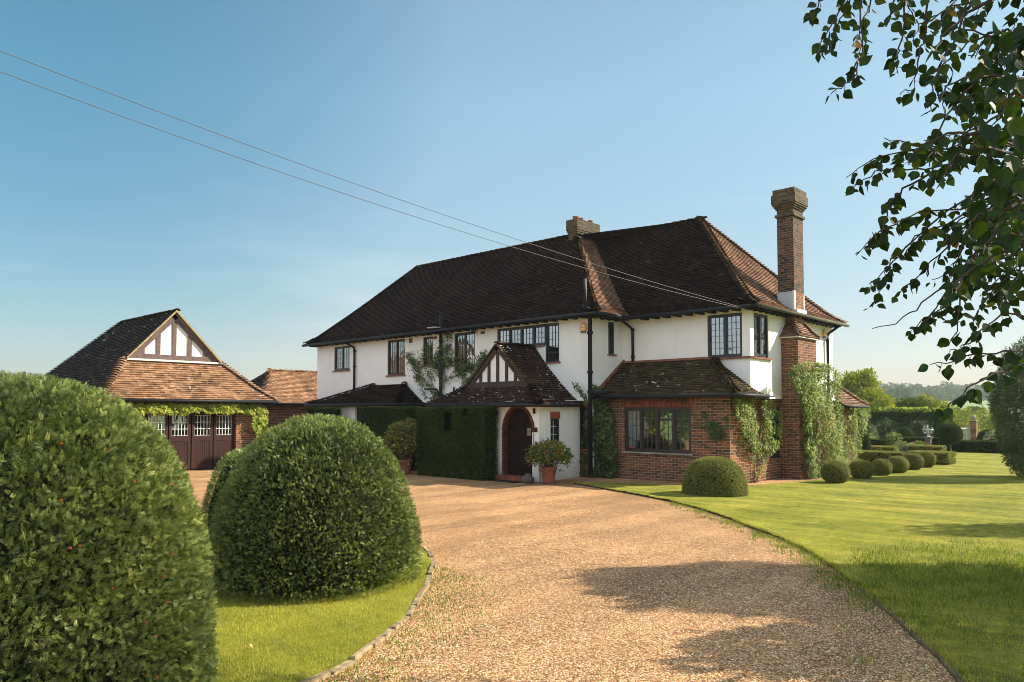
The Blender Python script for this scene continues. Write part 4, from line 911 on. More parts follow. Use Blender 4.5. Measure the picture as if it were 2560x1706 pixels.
mb = MB(); mb.box((cx0+.06, y0+.07, 8.25), (cx1-.065, y1-.07, 8.72)); mb.build('mortar_skirt', M['brick_old'], Cc, uv=True)
# ---- tall side chimney
C2 = empty('chimney'); C2.parent = H; C2['label'] = 'tall slender brick chimney with corbelled cap on the lawn side'
sx0, sx1, sy0, sy1 = -9.98, -9.47, 22.60, 23.33
mb = MB(); mb.box((sx0, sy0, 5.66), (sx1, sy1, 7.98)); mb.build('stack', M['brick_dark'], C2, uv=True)
mb = MB(); mb.box((sx0-.05, sy0-.05, 7.98), (sx1+.05, sy1+.05, 8.06)); mb.box((sx0, sy0, 8.06), (sx1, sy1, 8.22))
for i in range(3): g = 0.035*(i+1); mb.box((sx0-g, sy0-g, 8.22+.055*i), (sx1+g, sy1+g, 8.275+.055*i))
mb.box((sx0-.125, sy0-.125, 8.385), (sx1+.125, sy1+.125, 8.66)); mb.box((sx0-.09, sy0-.09, 8.66), (sx1+.09, sy1+.09, 8.83))
mb.build('corbelled_cap', M['brick_old'], C2, uv=True)
mb = MB(); mb.box((sx0-.012, sy0-.012, 4.99), (sx1-.001, sy0+.03, 5.66)); mb.box((sx0-.012, sy0+.03, 4.99), (sx0+.2, sy1+.01, 5.70)); mb.build('lead_flashing', M['lead'], C2)
mb = MB(); mb.box((sx0+.2, sy0+.031, 4.9), (sx1-.002, sy1-.01, 5.66)); mb.build('stack_foot', M['brick'], C2, uv=True)
mb = MB(); mb.box((sx1-.05, sy0-.016, 5.0), (sx1+.010, sy0+.07, 5.68)); mb.box((sx1-.05, sy1-.06, 5.0), (sx1+.010, sy1+.012, 5.60)); mb.box((sx1-.02, sy0+.03, 5.0), (sx1+.08, sy1, 5.12)); mb.build('mortar_fillet', M['mortar'], C2)
bx, by0, by1 = -9.28, 22.35, 23.72
mb = MB(); mb.box((XS-.1, by0, -0.1), (bx, by1, 4.27)); mb.build('chimney_breast', M['brick'], C2, uv=True)
mb = MB(); mb.box((XS-.05, 22.68, 4.27), (-9.50, 23.38, 4.99)); mb.build('breast_neck', M['brick'], C2, uv=True)
a0, a1, b0, b1 = (bx+.07, by0-.10, 4.25), (bx+.07, by1+.10, 4.25), (-9.52, 22.66, 4.66), (-9.52, 23.40, 4.66)
w0, w1, v0, v1 = (XS, by0-.10, 4.25), (XS, by1+.10, 4.25), (XS, 22.66, 4.66), (XS, 23.40, 4.66)
PR = [(0, 0), (0.45, 0.32), (1, 1)]
tile_facet(rowsof(a0, a1, b0, b1, PR), M['tile_s'], C2, 0.085, name='shoulder_tiles').build('shoulder_bed', M['mortar'], C2)
tile_facet(rowsof(w0, a0, v0, b0, PR), M['tile_s'], C2, 0.085, name='shoulder_tiles'); tile_facet(rowsof(a1, w1, b1, v1, PR), M['tile_s'], C2, 0.085, name='shoulder_tiles')
hip_tiles(edgepts(a0, b0, PR), M['tile_s'], C2, r=0.09, step=0.09); hip_tiles(edgepts(a1, b1, PR), M['tile_s'], C2, r=0.09, step=0.09)
mb = MB(); mb.box((XS, by0-.10, 4.22), (bx+.08, by1+.10, 4.252)); mb.box((XS, 22.66, 4.252), (-9.53, 23.40, 4.64)); mb.build('shoulder_base', M['mortar'], C2)
# ---- brick wing with lean-to roof
W = H
wall('brick_wall', 'F', YB, XJ-.03, XS+.02, -0.1, 2.44, [(-13.21, -10.96, 0.82, 2.13)], M['brick'], H, uv=True)
wall('brick_wall', 'S', XS+.02, YB, 21.15, -0.1, 2.44, [], M['brick'], H, uv=True)
mb = MB(); mb.box((XS-.3, 21.14, -.1), (XS+.018, 21.16, 2.4)); mb.build('brick_return', M['brick'], H, uv=True)
mb = MB(); mb.box((-13.27, YB-.012, 2.132), (-10.90, YB+.02, 2.42)); mb.build('brick_lintel', M['soldier'], H, uv=True)
window('F', YB, -13.21, -10.96, 0.82, 2.13, H, 4, 3, 5, 1, m='frame_brown', transom=[0, 0.77, 0.77, 0], sill='stone', fw=0.07, label='wide four-light ground-floor window in the brick wing')
mb = MB(); fbox(mb, 'F', YB, -13.02, -12.90, 0.93, 0.98, -0.08, -0.07); mb.build('red_sticker', M['berry'], H)
LA, LB, LC = (XJ+.02, 18.70, 2.47), (-9.45, 18.70, 2.47), (-9.45, 20.30, 2.47)
TA, TB = (XJ+.02, 20.29, 3.57), (-10.95, 20.29, 3.55)
P2 = [(0, 0), (0.2, 0.15), (1, 1)]
R2 = empty('lean_to_roof'); R2.parent = H
a = tile_facet(rowsof(LA, LB, TA, TB, P2), M['tile_l'], R2, name='front_slope_tiles'); b = tile_facet(rowsof(LB, LC, TB, TB, P2), M['tile_l'], R2, name='side_slope_tiles')
a.add(b.v, b.f); 
a.build('roof_underlay', M['underlay'], R2)
hip_tiles(edgepts(LB, TB, P2), M['tile_l'], R2)
mb = MB(); mb.box((XJ, 20.22, 3.55), (-10.8, 20.31, 3.615)); mb.hexa([(XJ, 18.7, 2.47), (XJ+.06, 18.7, 2.47), (XJ+.06, 20.3, 3.57), (XJ, 20.3, 3.57)], [(XJ, 18.7, 2.57), (XJ+.06, 18.7, 2.57), (XJ+.06, 20.3, 3.68), (XJ, 20.3, 3.68)]); mb.build('tile_flashing', M['sill'], R2)
gutter([(XJ-.35, 18.66, 2.44), (-9.40, 18.66, 2.44)], H); gutter([(-9.41, 18.66, 2.44), (-9.41, 20.6, 2.44)], H)
mb = MB(); mb.box((XJ, 18.74, 2.425), (-9.47, 19.01, 2.45)); mb.box((-9.80, 19.0, 2.425), (-9.47, 21.1, 2.45)); mb.build('soffit_boards', M['timber'], R2)
# skirt of lean-to past the corner
S0, S1, S2, S3 = (-9.45, 20.30, 2.47), (-9.45, 21.2, 2.47), (XS, 20.30, 2.62), (XS, 21.2, 2.62)
# ---- small hipped bay roof on the left
R3 = empty('bay_roof'); R3.parent = H
A0, A1, A2 = (-27.95, 17.30, 2.31), (-21.95, 17.30, 2.31), (-21.95, 18.58, 2.33)
A3 = (-27.95, 18.58, 2.33); T0, T1 = (-25.0, 18.58, 3.07), (-23.1, 18.58, 3.07)
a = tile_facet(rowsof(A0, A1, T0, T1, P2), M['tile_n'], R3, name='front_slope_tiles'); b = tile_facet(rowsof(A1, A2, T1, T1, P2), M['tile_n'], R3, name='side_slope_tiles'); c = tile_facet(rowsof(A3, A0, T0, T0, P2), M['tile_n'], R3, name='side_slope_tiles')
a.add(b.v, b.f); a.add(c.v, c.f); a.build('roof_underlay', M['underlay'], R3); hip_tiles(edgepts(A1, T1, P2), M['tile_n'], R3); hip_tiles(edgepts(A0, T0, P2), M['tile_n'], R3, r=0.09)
gutter([(-28.0, 17.26, 2.28), (-21.9, 17.26, 2.28)], H); gutter([(-21.91, 17.26, 2.28), (-21.91, 18.55, 2.28)], H)
mb = MB(); mb.box((-27.6, 17.55, 0), (-24.9, 18.6, 2.26)); mb.box((-24.0, 17.55, 0), (-22.2, 18.6, 2.26)); mb.box((-24.9, 17.55, 0), (-24.0, 18.6, 0.8)); mb.box((-24.9, 17.9, 0.8), (-24.0, 18.6, 2.26)); mb.build('bay_wall', M['render'], H)
window('F', 17.60, -24.88, -24.02, 0.82, 2.2, H, 2, 2, 5, 1, label='window of the hipped bay, seen between two hedges')
# ---- porch
PO = empty('porch'); PO.parent = H
pl, pc, pe = (-17.9, 16.3), (-14.25, 16.3), (-14.58, 18.6)
door_x0, door_x1, zsp, zap = -15.60, -14.50, 1.42, 2.10
dcx, dr = (door_x0+door_x1)/2, (door_x1-door_x0)/2
mb = MB(); N = 20
arc = [(dcx+dr*math.cos(PI*(1-k/N)), zsp+(zap-zsp)*math.sin(PI*(1-k/N))) for k in range(N+1)]
rad2 = 0.10
arc2 = [(dcx+(dr+rad2)*math.cos(PI*(1-k/N)), zsp+(zap-zsp+rad2)*math.sin(PI*(1-k/N))) for k in range(N+1)]
Yp = pc[1]
# front wall round the arch
mb.add([(pl[0], Yp, 0), (door_x0-rad2, Yp, 0), (door_x0-rad2, Yp, 2.35), (pl[0], Yp, 2.35)], [(0, 1, 2, 3)])
mb.add([(door_x1+rad2, Yp, 0), (pc[0], Yp, 0), (pc[0], Yp, 2.35), (door_x1+rad2, Yp, 2.35)], [(0, 1, 2, 3)])
for k in range(N): (a, za), (b, zb) = arc2[k], arc2[k+1]; mb.add([(a, Yp, za), (b, Yp, zb), (b, Yp, 2.35), (a, Yp, 2.35)], [(0, 1, 2, 3)])
# side wall (slightly skewed) with a small window
sd = np.array([pe[0]-pc[0], pe[1]-pc[1]]); sl = np.linalg.norm(sd); su = sd/sl; sn = np.array([su[1], -su[0]]); sn = sn if sn[0] > 0 else -sn
def sp(u, d, z): q = np.array(pc)+su*u+sn*d; return (q[0], q[1], z)
wu0, wu1, wz0, wz1 = 0.62, 1.12, 1.10, 1.80
us = [0, wu0, wu1, sl]; zs = [0, wz0, wz1, 2.35]
for i in range(3):
    for j in range(3):
        if (i, j) != (1, 1): mb.add([sp(us[i], 0, zs[j]), sp(us[i+1], 0, zs[j]), sp(us[i+1], 0, zs[j+1]), sp(us[i], 0, zs[j+1])], [(0, 1, 2, 3)])
for (p, q) in (((wu0, wz0), (wu1, wz0)), ((wu1, wz0), (wu1, wz1)), ((wu1, wz1), (wu0, wz1)), ((wu0, wz1), (wu0, wz0))):
    mb.add([sp(p[0], 0, p[1]), sp(q[0], 0, q[1]), sp(q[0], -.15, q[1]), sp(p[0], -.15, p[1])], [(0, 1, 2, 3)])
mb.add([(pl[0], Yp, 0), (pl[0], 18.6, 0), (pl[0], 18.6, 2.35), (pl[0], Yp, 2.35)], [(0, 1, 2, 3)])
mb.build('porch_wall', M['render'], PO)
# brick arch ring: individual bricks
mb = MB()
for k in range(N*2):
    t0, t1 = PI*(1-(k+.06)/(2*N)), PI*(1-(k+.94)/(2*N)); f = lambda t, e: (dcx+(dr+e)*math.cos(t), zsp+(zap-zsp+e)*math.sin(t))
    q = [f(t0, 0.0), f(t1, 0.0), f(t1, rad2), f(t0, rad2)]; mb.hexa([(a, Yp+.15, b) for a, b in q], [(a, Yp-.012, b) for a, b in q])
for s in (door_x0-rad2, door_x1):
    z = 0.12
    if s > dcx: continue
    while z < zsp-.05: mb.box((s, Yp-.012, z), (s+rad2, Yp+.15, z+.066)); z += .075
mb.build('brick_arch', plain('arch_brick', (0.13, 0.045, 0.028), 0.9, 0.1, 0, 0.4, 5), PO)
mb = MB(); mb.box((door_x1, Yp, 0), (door_x1+rad2, Yp+.15, zsp+.02)); mb.build('door_jamb', M['render'], PO)
D = MB(); n = 8; pw = (door_x1-door_x0)/n
for k in range(n):
    a, b = door_x0+pw*k+.004, door_x0+pw*(k+1)-.004; hz = lambda x: zsp+(zap-zsp)*math.sqrt(max(0, 1-((x-dcx)/dr)**2))
    D.hexa([(a, Yp+.16, .15), (b, Yp+.16, .15), (b, Yp+.12, .15), (a, Yp+.12, .15)], [(a, Yp+.16, hz(a)), (b, Yp+.16, hz(b)), (b, Yp+.12, hz(b)), (a, Yp+.12, hz(a))])
D.box((door_x0, Yp+.162, .1), (door_x1, Yp+.18, 2.1)); do = D.build('front_door', M['door'], PO)
mb = MB(); gx, gz = -14.72, 1.42; mb.box((gx-.075, Yp+.112, gz-.11), (gx+.075, Yp+.119, gz+.11)); mb.build('spy_grille', M['interior'], do)
mb = MB(); mb.box((gx-.006, Yp+.106, gz-.11), (gx+.006, Yp+.112, gz+.11)); mb.box((gx-.075, Yp+.106, gz-.006), (gx+.075, Yp+.112, gz+.006))
for (a, b, c, d) in ((-.09, .09, .11, .125), (-.09, .09, -.125, -.11), (-.09, -.075, -.11, .11), (.075, .09, -.11, .11)): mb.box((gx+a, Yp+.104, gz+c), (gx+b, Yp+.114, gz+d))
mb.build('grille_bars', M['black'], do)
mb = MB(); mb.lathe((-14.62, Yp+.08, .93), [(.02, 0), (.035, .02), (.035, .05), (.02, .07)], 10); mb.build('door_knob', M['black'], do)
mb = MB(); mb.box((door_x0-.14, Yp-.28, -.02), (door_x1+.05, Yp+.12, .145)); mb.build('door_step', M['soldier'], PO, uv=True)
mb = MB(); mb.box((door_x0-.05, Yp-.62, .0), (door_x1-.1, Yp-.30, .025)); mm = mb.build('door_mat', M['black'])
tag(mm, 'thin dark doormat on the gravel below the front step', 'doormat')
# bell pull and plaques
mb = MB(); bxp = -14.42
mb.tube([(bxp, Yp-.03, 1.72), (bxp, Yp-.03, 1.02)], .008, 6); n = 14
mb.tube([(bxp+.05*math.sin(2*PI*k/n), Yp-.03, .95+.065*math.cos(2*PI*k/n)) for k in range(n+1)], .010, 6, False); mb.build('bell_pull', M['black'], PO)
mb = MB()
mb.lathe((bxp+.03, Yp-.05, 2.02), [(.01, -.08), (.045, -.05), (.02, 0), (.05, .04), (.01, .08)], 8); mb.box((bxp+.04, Yp-.03, 1.42), (bxp+.12, Yp, 1.55)); mb.box((bxp+.04, Yp-.03, 1.02), (bxp+.12, Yp, 1.15)); mb.build('bell_brackets', M['black'], PO)
# porch side window
def obox(mb, u0, u1, z0, z1, d0, d1): mb.hexa([sp(u0, d0, z0), sp(u1, d0, z0), sp(u1, d1, z0), sp(u0, d1, z0)], [sp(u0, d0, z1), sp(u1, d0, z1), sp(u1, d1, z1), sp(u0, d1, z1)])
mb = MB(); t = .06
for a in ((wu0, wu1, wz0, wz0+t), (wu0, wu1, wz1-t, wz1), (wu0, wu0+t, wz0+t, wz1-t), (wu1-t, wu1, wz0+t, wz1-t)): obox(mb, *a, -.10, -.02)
wo_ = mb.build('window', M['frame'], PO)
mb = MB(); obox(mb, (wu0+wu1)/2-.006, (wu0+wu1)/2+.006, wz0+t, wz1-t, -.065, -.055); 
for f in (.33, .66): zz = wz0+(wz1-wz0)*f; obox(mb, wu0+t, wu1-t, zz-.006, zz+.006, -.066, -.056)
mb.build('glazing_bars', M['white_paint'], wo_)
mb = MB(); mb.add([sp(wu0+t, -.07, wz0+t), sp(wu1-t, -.07, wz0+t), sp(wu1-t, -.07, wz1-t), sp(wu0+t, -.07, wz1-t)], [(0, 1, 2, 3)]); mb.build('pane', M['glass'], wo_)
mb = MB(); obox(mb, wu0-.06, wu1+.06, wz0-.06, wz0-.002, -.08, .07); obox(mb, wu0-.02, wu1+.02, wz1+.001, wz1+.20, -.02, .008); mb.build('sill', M['sill'], wo_)
mb = MB(); obox(mb, wu0-.02, wu1+.02, wz1+.002, wz1+.202, .009, .014)
for k in range(8): pass
mb.build('brick_header', plain('header_brick', (0.30, 0.085, 0.045), 0.85, 0.2, 0, 0.4, 9), wo_)
# porch roof: half-timbered gable over an apron, catslide to the right
R4 = empty('porch_roof'); R4.parent = H
GY = 16.9; apx = (-16.45, GY-.06, 4.10); gl, gr = (-17.85, GY, 2.76), (-15.10, GY, 2.76)
eL, eR, eRb = (-18.75, 15.92, 2.20), (-13.88, 15.92, 2.18), (-14.42, 18.58, 2.20)
eLb = (-18.95, 18.58, 2.22)
m_ = M['tile_p']
und = tile_facet([(np.array(eL), np.array(eR)), (lerp(eL, gl, .5)-(0, 0, .05), lerp(eR, gr, .5)-(0, 0, .05)), (np.array(gl), np.array(gr))], m_, R4, name='apron_tiles')
apb = (-16.45, 18.58, 4.12)
rightrows = [(np.array(eR), np.array(eRb)), (lerp(eR, gr, .5)-(0, 0, .06), np.array((-14.85, 18.58, 2.45))), (np.array(gr)+(0.05, -.1, 0), np.array((-15.25, 18.58, 2.80))), (np.array((-15.83, GY-.1, 3.38)), np.array((-15.86, 18.58, 3.40))), (np.array(apx), np.array(apb))]
b = tile_facet(rightrows, m_, R4, name='right_slope_tiles')
leftrows = [(np.array(eLb), np.array(eL)), (np.array((-18.4, 18.58, 2.42)), lerp(eL, gl, .5)-(0, 0, .05)), (np.array((-17.9, 18.58, 2.78)), np.array(gl)+(0, -.1, 0)), (np.array(apb), np.array(apx))]
c = tile_facet(leftrows, m_, R4, name='left_slope_tiles')
for u in (b, c): und.add(u.v, u.f)
und.build('roof_underlay', M['underlay'], R4)
hip_tiles([eR, lerp(eR, gr, .5)-(0, 0, .03), np.array(gr)+(0.05, -.05, .02)], m_, R4, r=.15); hip_tiles([eL, lerp(eL, gl, .5)-(0, 0, .03), np.array(gl)+(0, -.05, .02)], m_, R4, r=.11)
ridge_tiles(np.array(apx)+(0, 0, .02), np.array(apb)+(0, 0, .02), m_, R4)
gutter([eL, eR, eRb], H, .05)
mb = MB(); mb.add([(gl[0], GY, gl[2]), (gr[0], GY, gr[2]), (apx[0], GY, apx[2])], [(0, 1, 2)]); mb.add([(eL[0], eL[1]+.05, 2.21), (eR[0], eR[1]+.05, 2.19), (eRb[0], eRb[1], 2.21), (eLb[0], eLb[1], 2.23)], [(0, 3, 2, 1)])
gb = mb.build('gable_infill', M['render'], R4)
def gable_timbers(axis, plane, l, r, apex, posts, parent, base_h=.14, bw=.15, pw=.13, out=.035, barge=.17):
    """l, r, apex as (u, z); posts at u values"""
    mb = MB(); P_ = (lambda u, d, z: (u, plane-d, z)) if axis == 'F' else (lambda u, d, z: (plane+d, u, z))
    def bar(a, b, w, d0=.0, d1=out):
        a, b = np.array(a, float), np.array(b, float); t = (b-a)/np.linalg.norm(b-a); n = np.array([-t[1], t[0]])*w/2
        q = [a-n, b-n, b+n, a+n]; mb.hexa([P_(p[0], d0, p[1]) for p in q], [P_(p[0], d1, p[1]) for p in q])
    bar((l[0], l[1]+base_h/2), (r[0], r[1]+base_h/2), base_h, 0, out+.02)
    L, R_, A_ = np.array(l), np.array(r), np.array(apex)
    for s in (L, R_):
        d = (A_-s)/np.linalg.norm(A_-s); n = np.array([-d[1], d[0]]); cen = (L+R_+A_)/3; n = n if n@(cen-s) > 0 else -n
        bar(s+n*bw*.5, A_+n*bw*.5-d*.0, bw, 0, out+.03)
    for u in posts:
        side = L if u < A_[0] else R_; f = (u-side[0])/(A_[0]-side[0]) if abs(A_[0]-side[0]) > 1e-6 else 1; zt = side[1]+(A_[1]-side[1])*f
        bar((u, l[1]+base_h), (u, zt-.05), pw, 0, out)
    return mb
gable_timbers('F', GY, (gl[0]+.02, gl[2]), (gr[0]-.02, gr[2]), (apx[0], apx[2]-.04), [-17.2, -16.83, -16.45, -16.07, -15.70], R4, .17, .13, .105).build('gable_timbers', M['timber'], R4)
# verge of the gable
mb = MB()
for s in (gl, gr):
    a, b = np.array(s)+(0, -.10, .0), np.array(apx)+(0, -.06, 0); mb.hexa([tuple(a+(0, 0, -.03)), tuple(b+(0, 0, -.03)), tuple(b+(0, .12, -.03)), tuple(a+(0, .12, -.03))], [tuple(a+(0, 0, .035)), tuple(b+(0, 0, .035)), tuple(b+(0, .12, .03)), tuple(a+(0, .12, .03))])
mb.build('verge_tiles', M['tile_l'], R4)
# ---- pipes
pp = on(885, 880, Y=18.5)[0]
pipe([(-26.9, 18.2, 4.95), (-26.75, 18.3, 4.92), (pp-.02, 18.5, 4.68), (pp, 18.52, 4.5), (pp, 18.52, 2.4)], H, .045, collars=[(pp, 18.52, 4.55), (pp, 18.52, 3.9)])
ps = on(1101, 870, Y=18.45)[0]
pipe([(ps, 18.47, 0.1), (ps, 18.47, 5.58)], H, .062, 'soil_pipe', collars=[(ps, 18.47, z) for z in (2.2, 3.4, 4.6)])
mb = MB(); mb.box((ps-.28, 18.05, 5.05), (ps+.14, 18.35, 5.085)); mb.build('lead_collar', M['lead'], H)
pipe([(ps-.95, 18.50, 2.86), (ps-.25, 18.50, 2.84), (ps-.12, 18.49, 2.62), (ps, 18.48, 2.55)], H, .03, 'waste_pipe'); pipe([(ps, 18.48, 2.58), (ps+.6, 18.50, 2.66), (ps+.95, 18.50, 2.68)], H, .03, 'waste_pipe'); pipe([(ps+.68, 18.5, 2.66), (ps+.68, 18.5, 2.9)], H, .03, 'waste_pipe')
p2 = -14.06
pipe([(p2, 18.45, 0.1), (p2, 18.45, 5.0), (p2, 18.22, 5.1), (p2, 18.22, 6.02)], H, .068, 'soil_pipe', collars=[(p2, 18.45, z) for z in (2.6, 3.2, 4.4)])
pipe([(p2, 18.45, 2.55), (p2+.3, 18.6, 2.60), (p2+.55, 18.62, 2.60)], H, .06, 'branch_pipe')
pipe([(-13.95, 19.9, 4.93), (-13.90, 20.1, 4.82), (-13.72, 20.22, 4.62), (-13.72, 20.23, 3.6)], H, .045, collars=[(-13.72, 20.23, 4.6), (-13.72, 20.23, 3.75)])
pipe([(-9.40, 26.15, 4.92), (-9.5, 26.0, 4.80), (-9.70, 25.86, 4.62), (-9.72, 25.85, 4.4), (-9.72, 25.85, 2.0)], H, .045, collars=[(-9.72, 25.85, 4.4)])
mb = MB(); mb.tube([(-13.2, 19.4, 4.9)]*2, .01, 4)
# ---- far lean-to extension
R5 = empty('extension_roof'); R5.parent = H
e0, e1, f0, f1 = (-9.50, 26.62, 2.22), (-9.50, 28.9, 2.22), (-10.35, 26.62, 2.98), (-10.35, 28.0, 2.98)
und = tile_facet(rowsof(e0, e1, f0, f1, P2), M['tile_s'], R5, name='slope_tiles'); und.build('roof_underlay', M['underlay'], R5); hip_tiles(edgepts(e1, f1, P2), M['tile_s'], R5, r=.1); gutter([(-9.46, 26.6, 2.19), (-9.46, 28.95, 2.19)], H, .05)
mb = MB(); mb.box((-11.5, 26.5, -.1), (-9.82, 28.6, 2.2)); mb.build('extension_wall', M['brick'], H, uv=True)
tag(H, 'long white rendered house with steep brown tiled roofs, brick wing and half-timbered porch', 'house'); settle(H)
for r_ in (R1, R2, R3, R4, R5, PO, Cc, C2): pass
# ================================================================== GARAGE
G = empty('garage'); GX = -25.8
gz = 2.41; gFL, gFR, gBL, gBR = (-25.4, 8.45, gz), (-25.4, 14.45, gz), (-35.0, 8.45, gz), (-35.0, 14.45, gz)
tl, tr = (-26.65, 9.60, 3.77), (-26.65, 12.86, 3.77); ga, gb_ = (-26.55, 11.2, 5.49), (-31.3, 11.2, 5.49)
GR = empty('roof'); GR.parent = G
PG = [(0, 0), (0.35, 0.30), (1, 1)]
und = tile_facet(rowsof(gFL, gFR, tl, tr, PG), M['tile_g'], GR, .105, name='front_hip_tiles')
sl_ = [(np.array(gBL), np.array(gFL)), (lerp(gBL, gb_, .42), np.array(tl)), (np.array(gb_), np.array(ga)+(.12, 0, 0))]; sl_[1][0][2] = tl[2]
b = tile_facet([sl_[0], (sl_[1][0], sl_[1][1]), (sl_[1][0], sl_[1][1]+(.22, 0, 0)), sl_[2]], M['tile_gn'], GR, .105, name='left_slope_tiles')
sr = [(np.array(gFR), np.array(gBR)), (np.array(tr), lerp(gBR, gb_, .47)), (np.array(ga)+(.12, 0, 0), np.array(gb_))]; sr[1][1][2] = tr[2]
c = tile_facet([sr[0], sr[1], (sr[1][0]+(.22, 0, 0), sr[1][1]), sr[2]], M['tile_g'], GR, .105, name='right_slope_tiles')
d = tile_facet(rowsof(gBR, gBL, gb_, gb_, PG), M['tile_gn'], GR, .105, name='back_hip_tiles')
for u in (b, c, d): und.add(u.v, u.f)
und.build('roof_underlay', M['underlay'], GR)
hip_tiles(edgepts(gFL, tl, PG), M['tile_g'], GR, r=.15, step=.12); hip_tiles(edgepts(gFR, tr, PG), M['tile_g'], GR, r=.12, step=.12); hip_tiles(edgepts(gBL, gb_, [(0, 0), (1, 1)]), M['tile_gn'], GR, r=.10, step=.12)
ridge_tiles(np.array(ga)+(.14, 0, .02), np.array(gb_)+(0, 0, .02), M['tile_gn'], GR)
mb = MB(); gp = -26.60; mb.add([(gp, tl[1], tl[2]), (gp, tr[1], tr[2]), (gp, ga[1], ga[2]-.02)], [(0, 1, 2)]); mb.build('gable_infill', M['render'], GR)
gable_timbers('S', gp, (tl[1]+.05, tl[2]+.02), (tr[1]-.05, tr[2]+.02), (ga[1], ga[2]-.10), [10.14, 10.66, 11.2, 11.74, 12.3], GR, .17, .15, .14).build('gable_timbers', plain('weathered_timber', (0.13, 0.09, 0.08), 0.8, 0.2, 0, 0.3, 9, 0.4), GR)
mb = MB()
for s in (tl, tr):
    a, b = np.array(s)+(.22, 0, .0), np.array(ga)+(.14, 0, 0); mb.hexa([tuple(a+(-.10, 0, -.03)), tuple(b+(-.10, 0, -.03)), tuple(b+(0, 0, -.03)), tuple(a+(0, 0, -.03))], [tuple(a+(-.10, 0, .045)), tuple(b+(-.10, 0, .045)), tuple(b+(0, 0, .045)), tuple(a+(0, 0, .045))])
mb.build('verge_tiles', plain('lichened_verge', (0.33, 0.26, 0.13), 0.9, 0.2, 0, 0.4, 15, 0.4), GR)
mb = MB(); mb.box((gp-.02, tl[1]-.05, tl[2]-.045), (gp+.12, tr[1]+.05, tl[2]+.018)); mb.build('mortar_line', M['mortar'], GR)
gutter([(-25.36, 8.4, gz-.04), (-25.36, 14.5, gz-.04)], G, .05)
mb = MB(); mb.box((-34.6, 8.9, 0), (GX-.30, 9.0, 2.42)); mb.box((-34.6, 14.0, 0), (GX-.30, 14.1, 2.42)); mb.box((GX-.30, 8.9, 0), (GX, 9.2, 2.42)); mb.box((GX-.30, 13.12, 0), (GX, 14.1, 2.42)); mb.box((GX-.25, 9.2, 2.02), (GX, 13.12, 2.42)); mb.box((-34.7, 8.9, 0), (-34.6, 14.1, 2.42))
mb.build('brick_wall', M['brick'], G, uv=True)
y = 8.7
while y < 14.3: rafter((GX, y, 2.28), (GX+.36, y+.10, 2.40), G, 'timber'); y += .42
mb = MB(); mb.box((-34.5, 9.0, 0.05), (-30, 9.05, 2.3)); mb.box((-31, 9.05, .02), (-30.9, 14, 2.3)); mb.build('interior_partition', M['core'], G)
ys = np.linspace(9.22, 13.10, 6)
for i in range(5):
    a, b = ys[i]+.02, ys[i+1]-.02; z1 = 1.98; mb = MB(); x0, x1 = GX-.16, GX-.10
    dz = 1.13 if i else 1.13
    mb.box((x0, a, .04), (x1-.012, b, dz)); st = .09
    mb.box((x0, a, dz), (x1, a+st, z1)); mb.box((x0, b-st, dz), (x1, b, z1)); mb.box((x0, a+st, z1-.10), (x1, b-st, z1)); mb.box((x0, a+st, dz), (x1, b-st, dz+.06)); mb.box((x1-.011, a, .04), (x1, a+st, dz)); mb.box((x1-.011, b-st, .04), (x1, b, dz)); mb.box((x1-.011, a+st, .04), (x1, b-st, .2)); mb.box((x1-.011, a+st, dz-.12), (x1, b-st, dz))
    yy = a+st+.07
    while yy < b-st: mb.box((x1-.013, yy-.003, .2), (x1-.006, yy+.003, dz-.12), 0); yy += .075
    do = mb.build('door_leaf', M['garage_door'], G)
    bars = MB(); A_, B_, Z0, Z1 = a+st, b-st, dz+.06, z1-.10
    for k in range(0, 6): yy = A_+(B_-A_)*k/5; bars.box((x1-.028, yy-.009, Z0), (x1-.012, yy+.009, Z1))
    for k in range(0, 4): zz = Z0+(Z1-Z0)*k/3; bars.box((x1-.029, A_, zz-.009), (x1-.011, B_, zz+.009))
    bars.build('glazing_bars', M['white_paint'], do)
    mb = MB(); mb.add([(x1-.035, A_, Z0), (x1-.035, B_, Z0), (x1-.035, B_, Z1), (x1-.035, A_, Z1)], [(0, 1, 2, 3)]); mb.build('pane', M['glass'], do)
tag(G, 'low brick garage with maroon doors under an orange tiled gablet roof', 'garage'); settle(G)
# lantern on the garage pier
LN = empty('wall_lantern'); p = on(656, 1040, X=GX+.05)
mb = MB(); mb.lathe((GX+.17, p[1], p[2]-.10), [(.05, 0), (.075, .16)], 6); mb.build('glass', M['amber'], LN)
mb = MB(); mb.lathe((GX+.17, p[1], p[2]+.06), [(.10, 0), (.05, .07), (.015, .10)], 6); mb.lathe((GX+.17, p[1], p[2]-.12), [(.03, 0), (.055, .02)], 6); mb.tube([(GX+.01, p[1], p[2]-.14), (GX+.17, p[1], p[2]-.11)], .012, 6); mb.build('frame', M['black'], LN)
tag(LN, 'small black wall lantern with amber glass on the garage pier', 'lantern'); settle(LN)
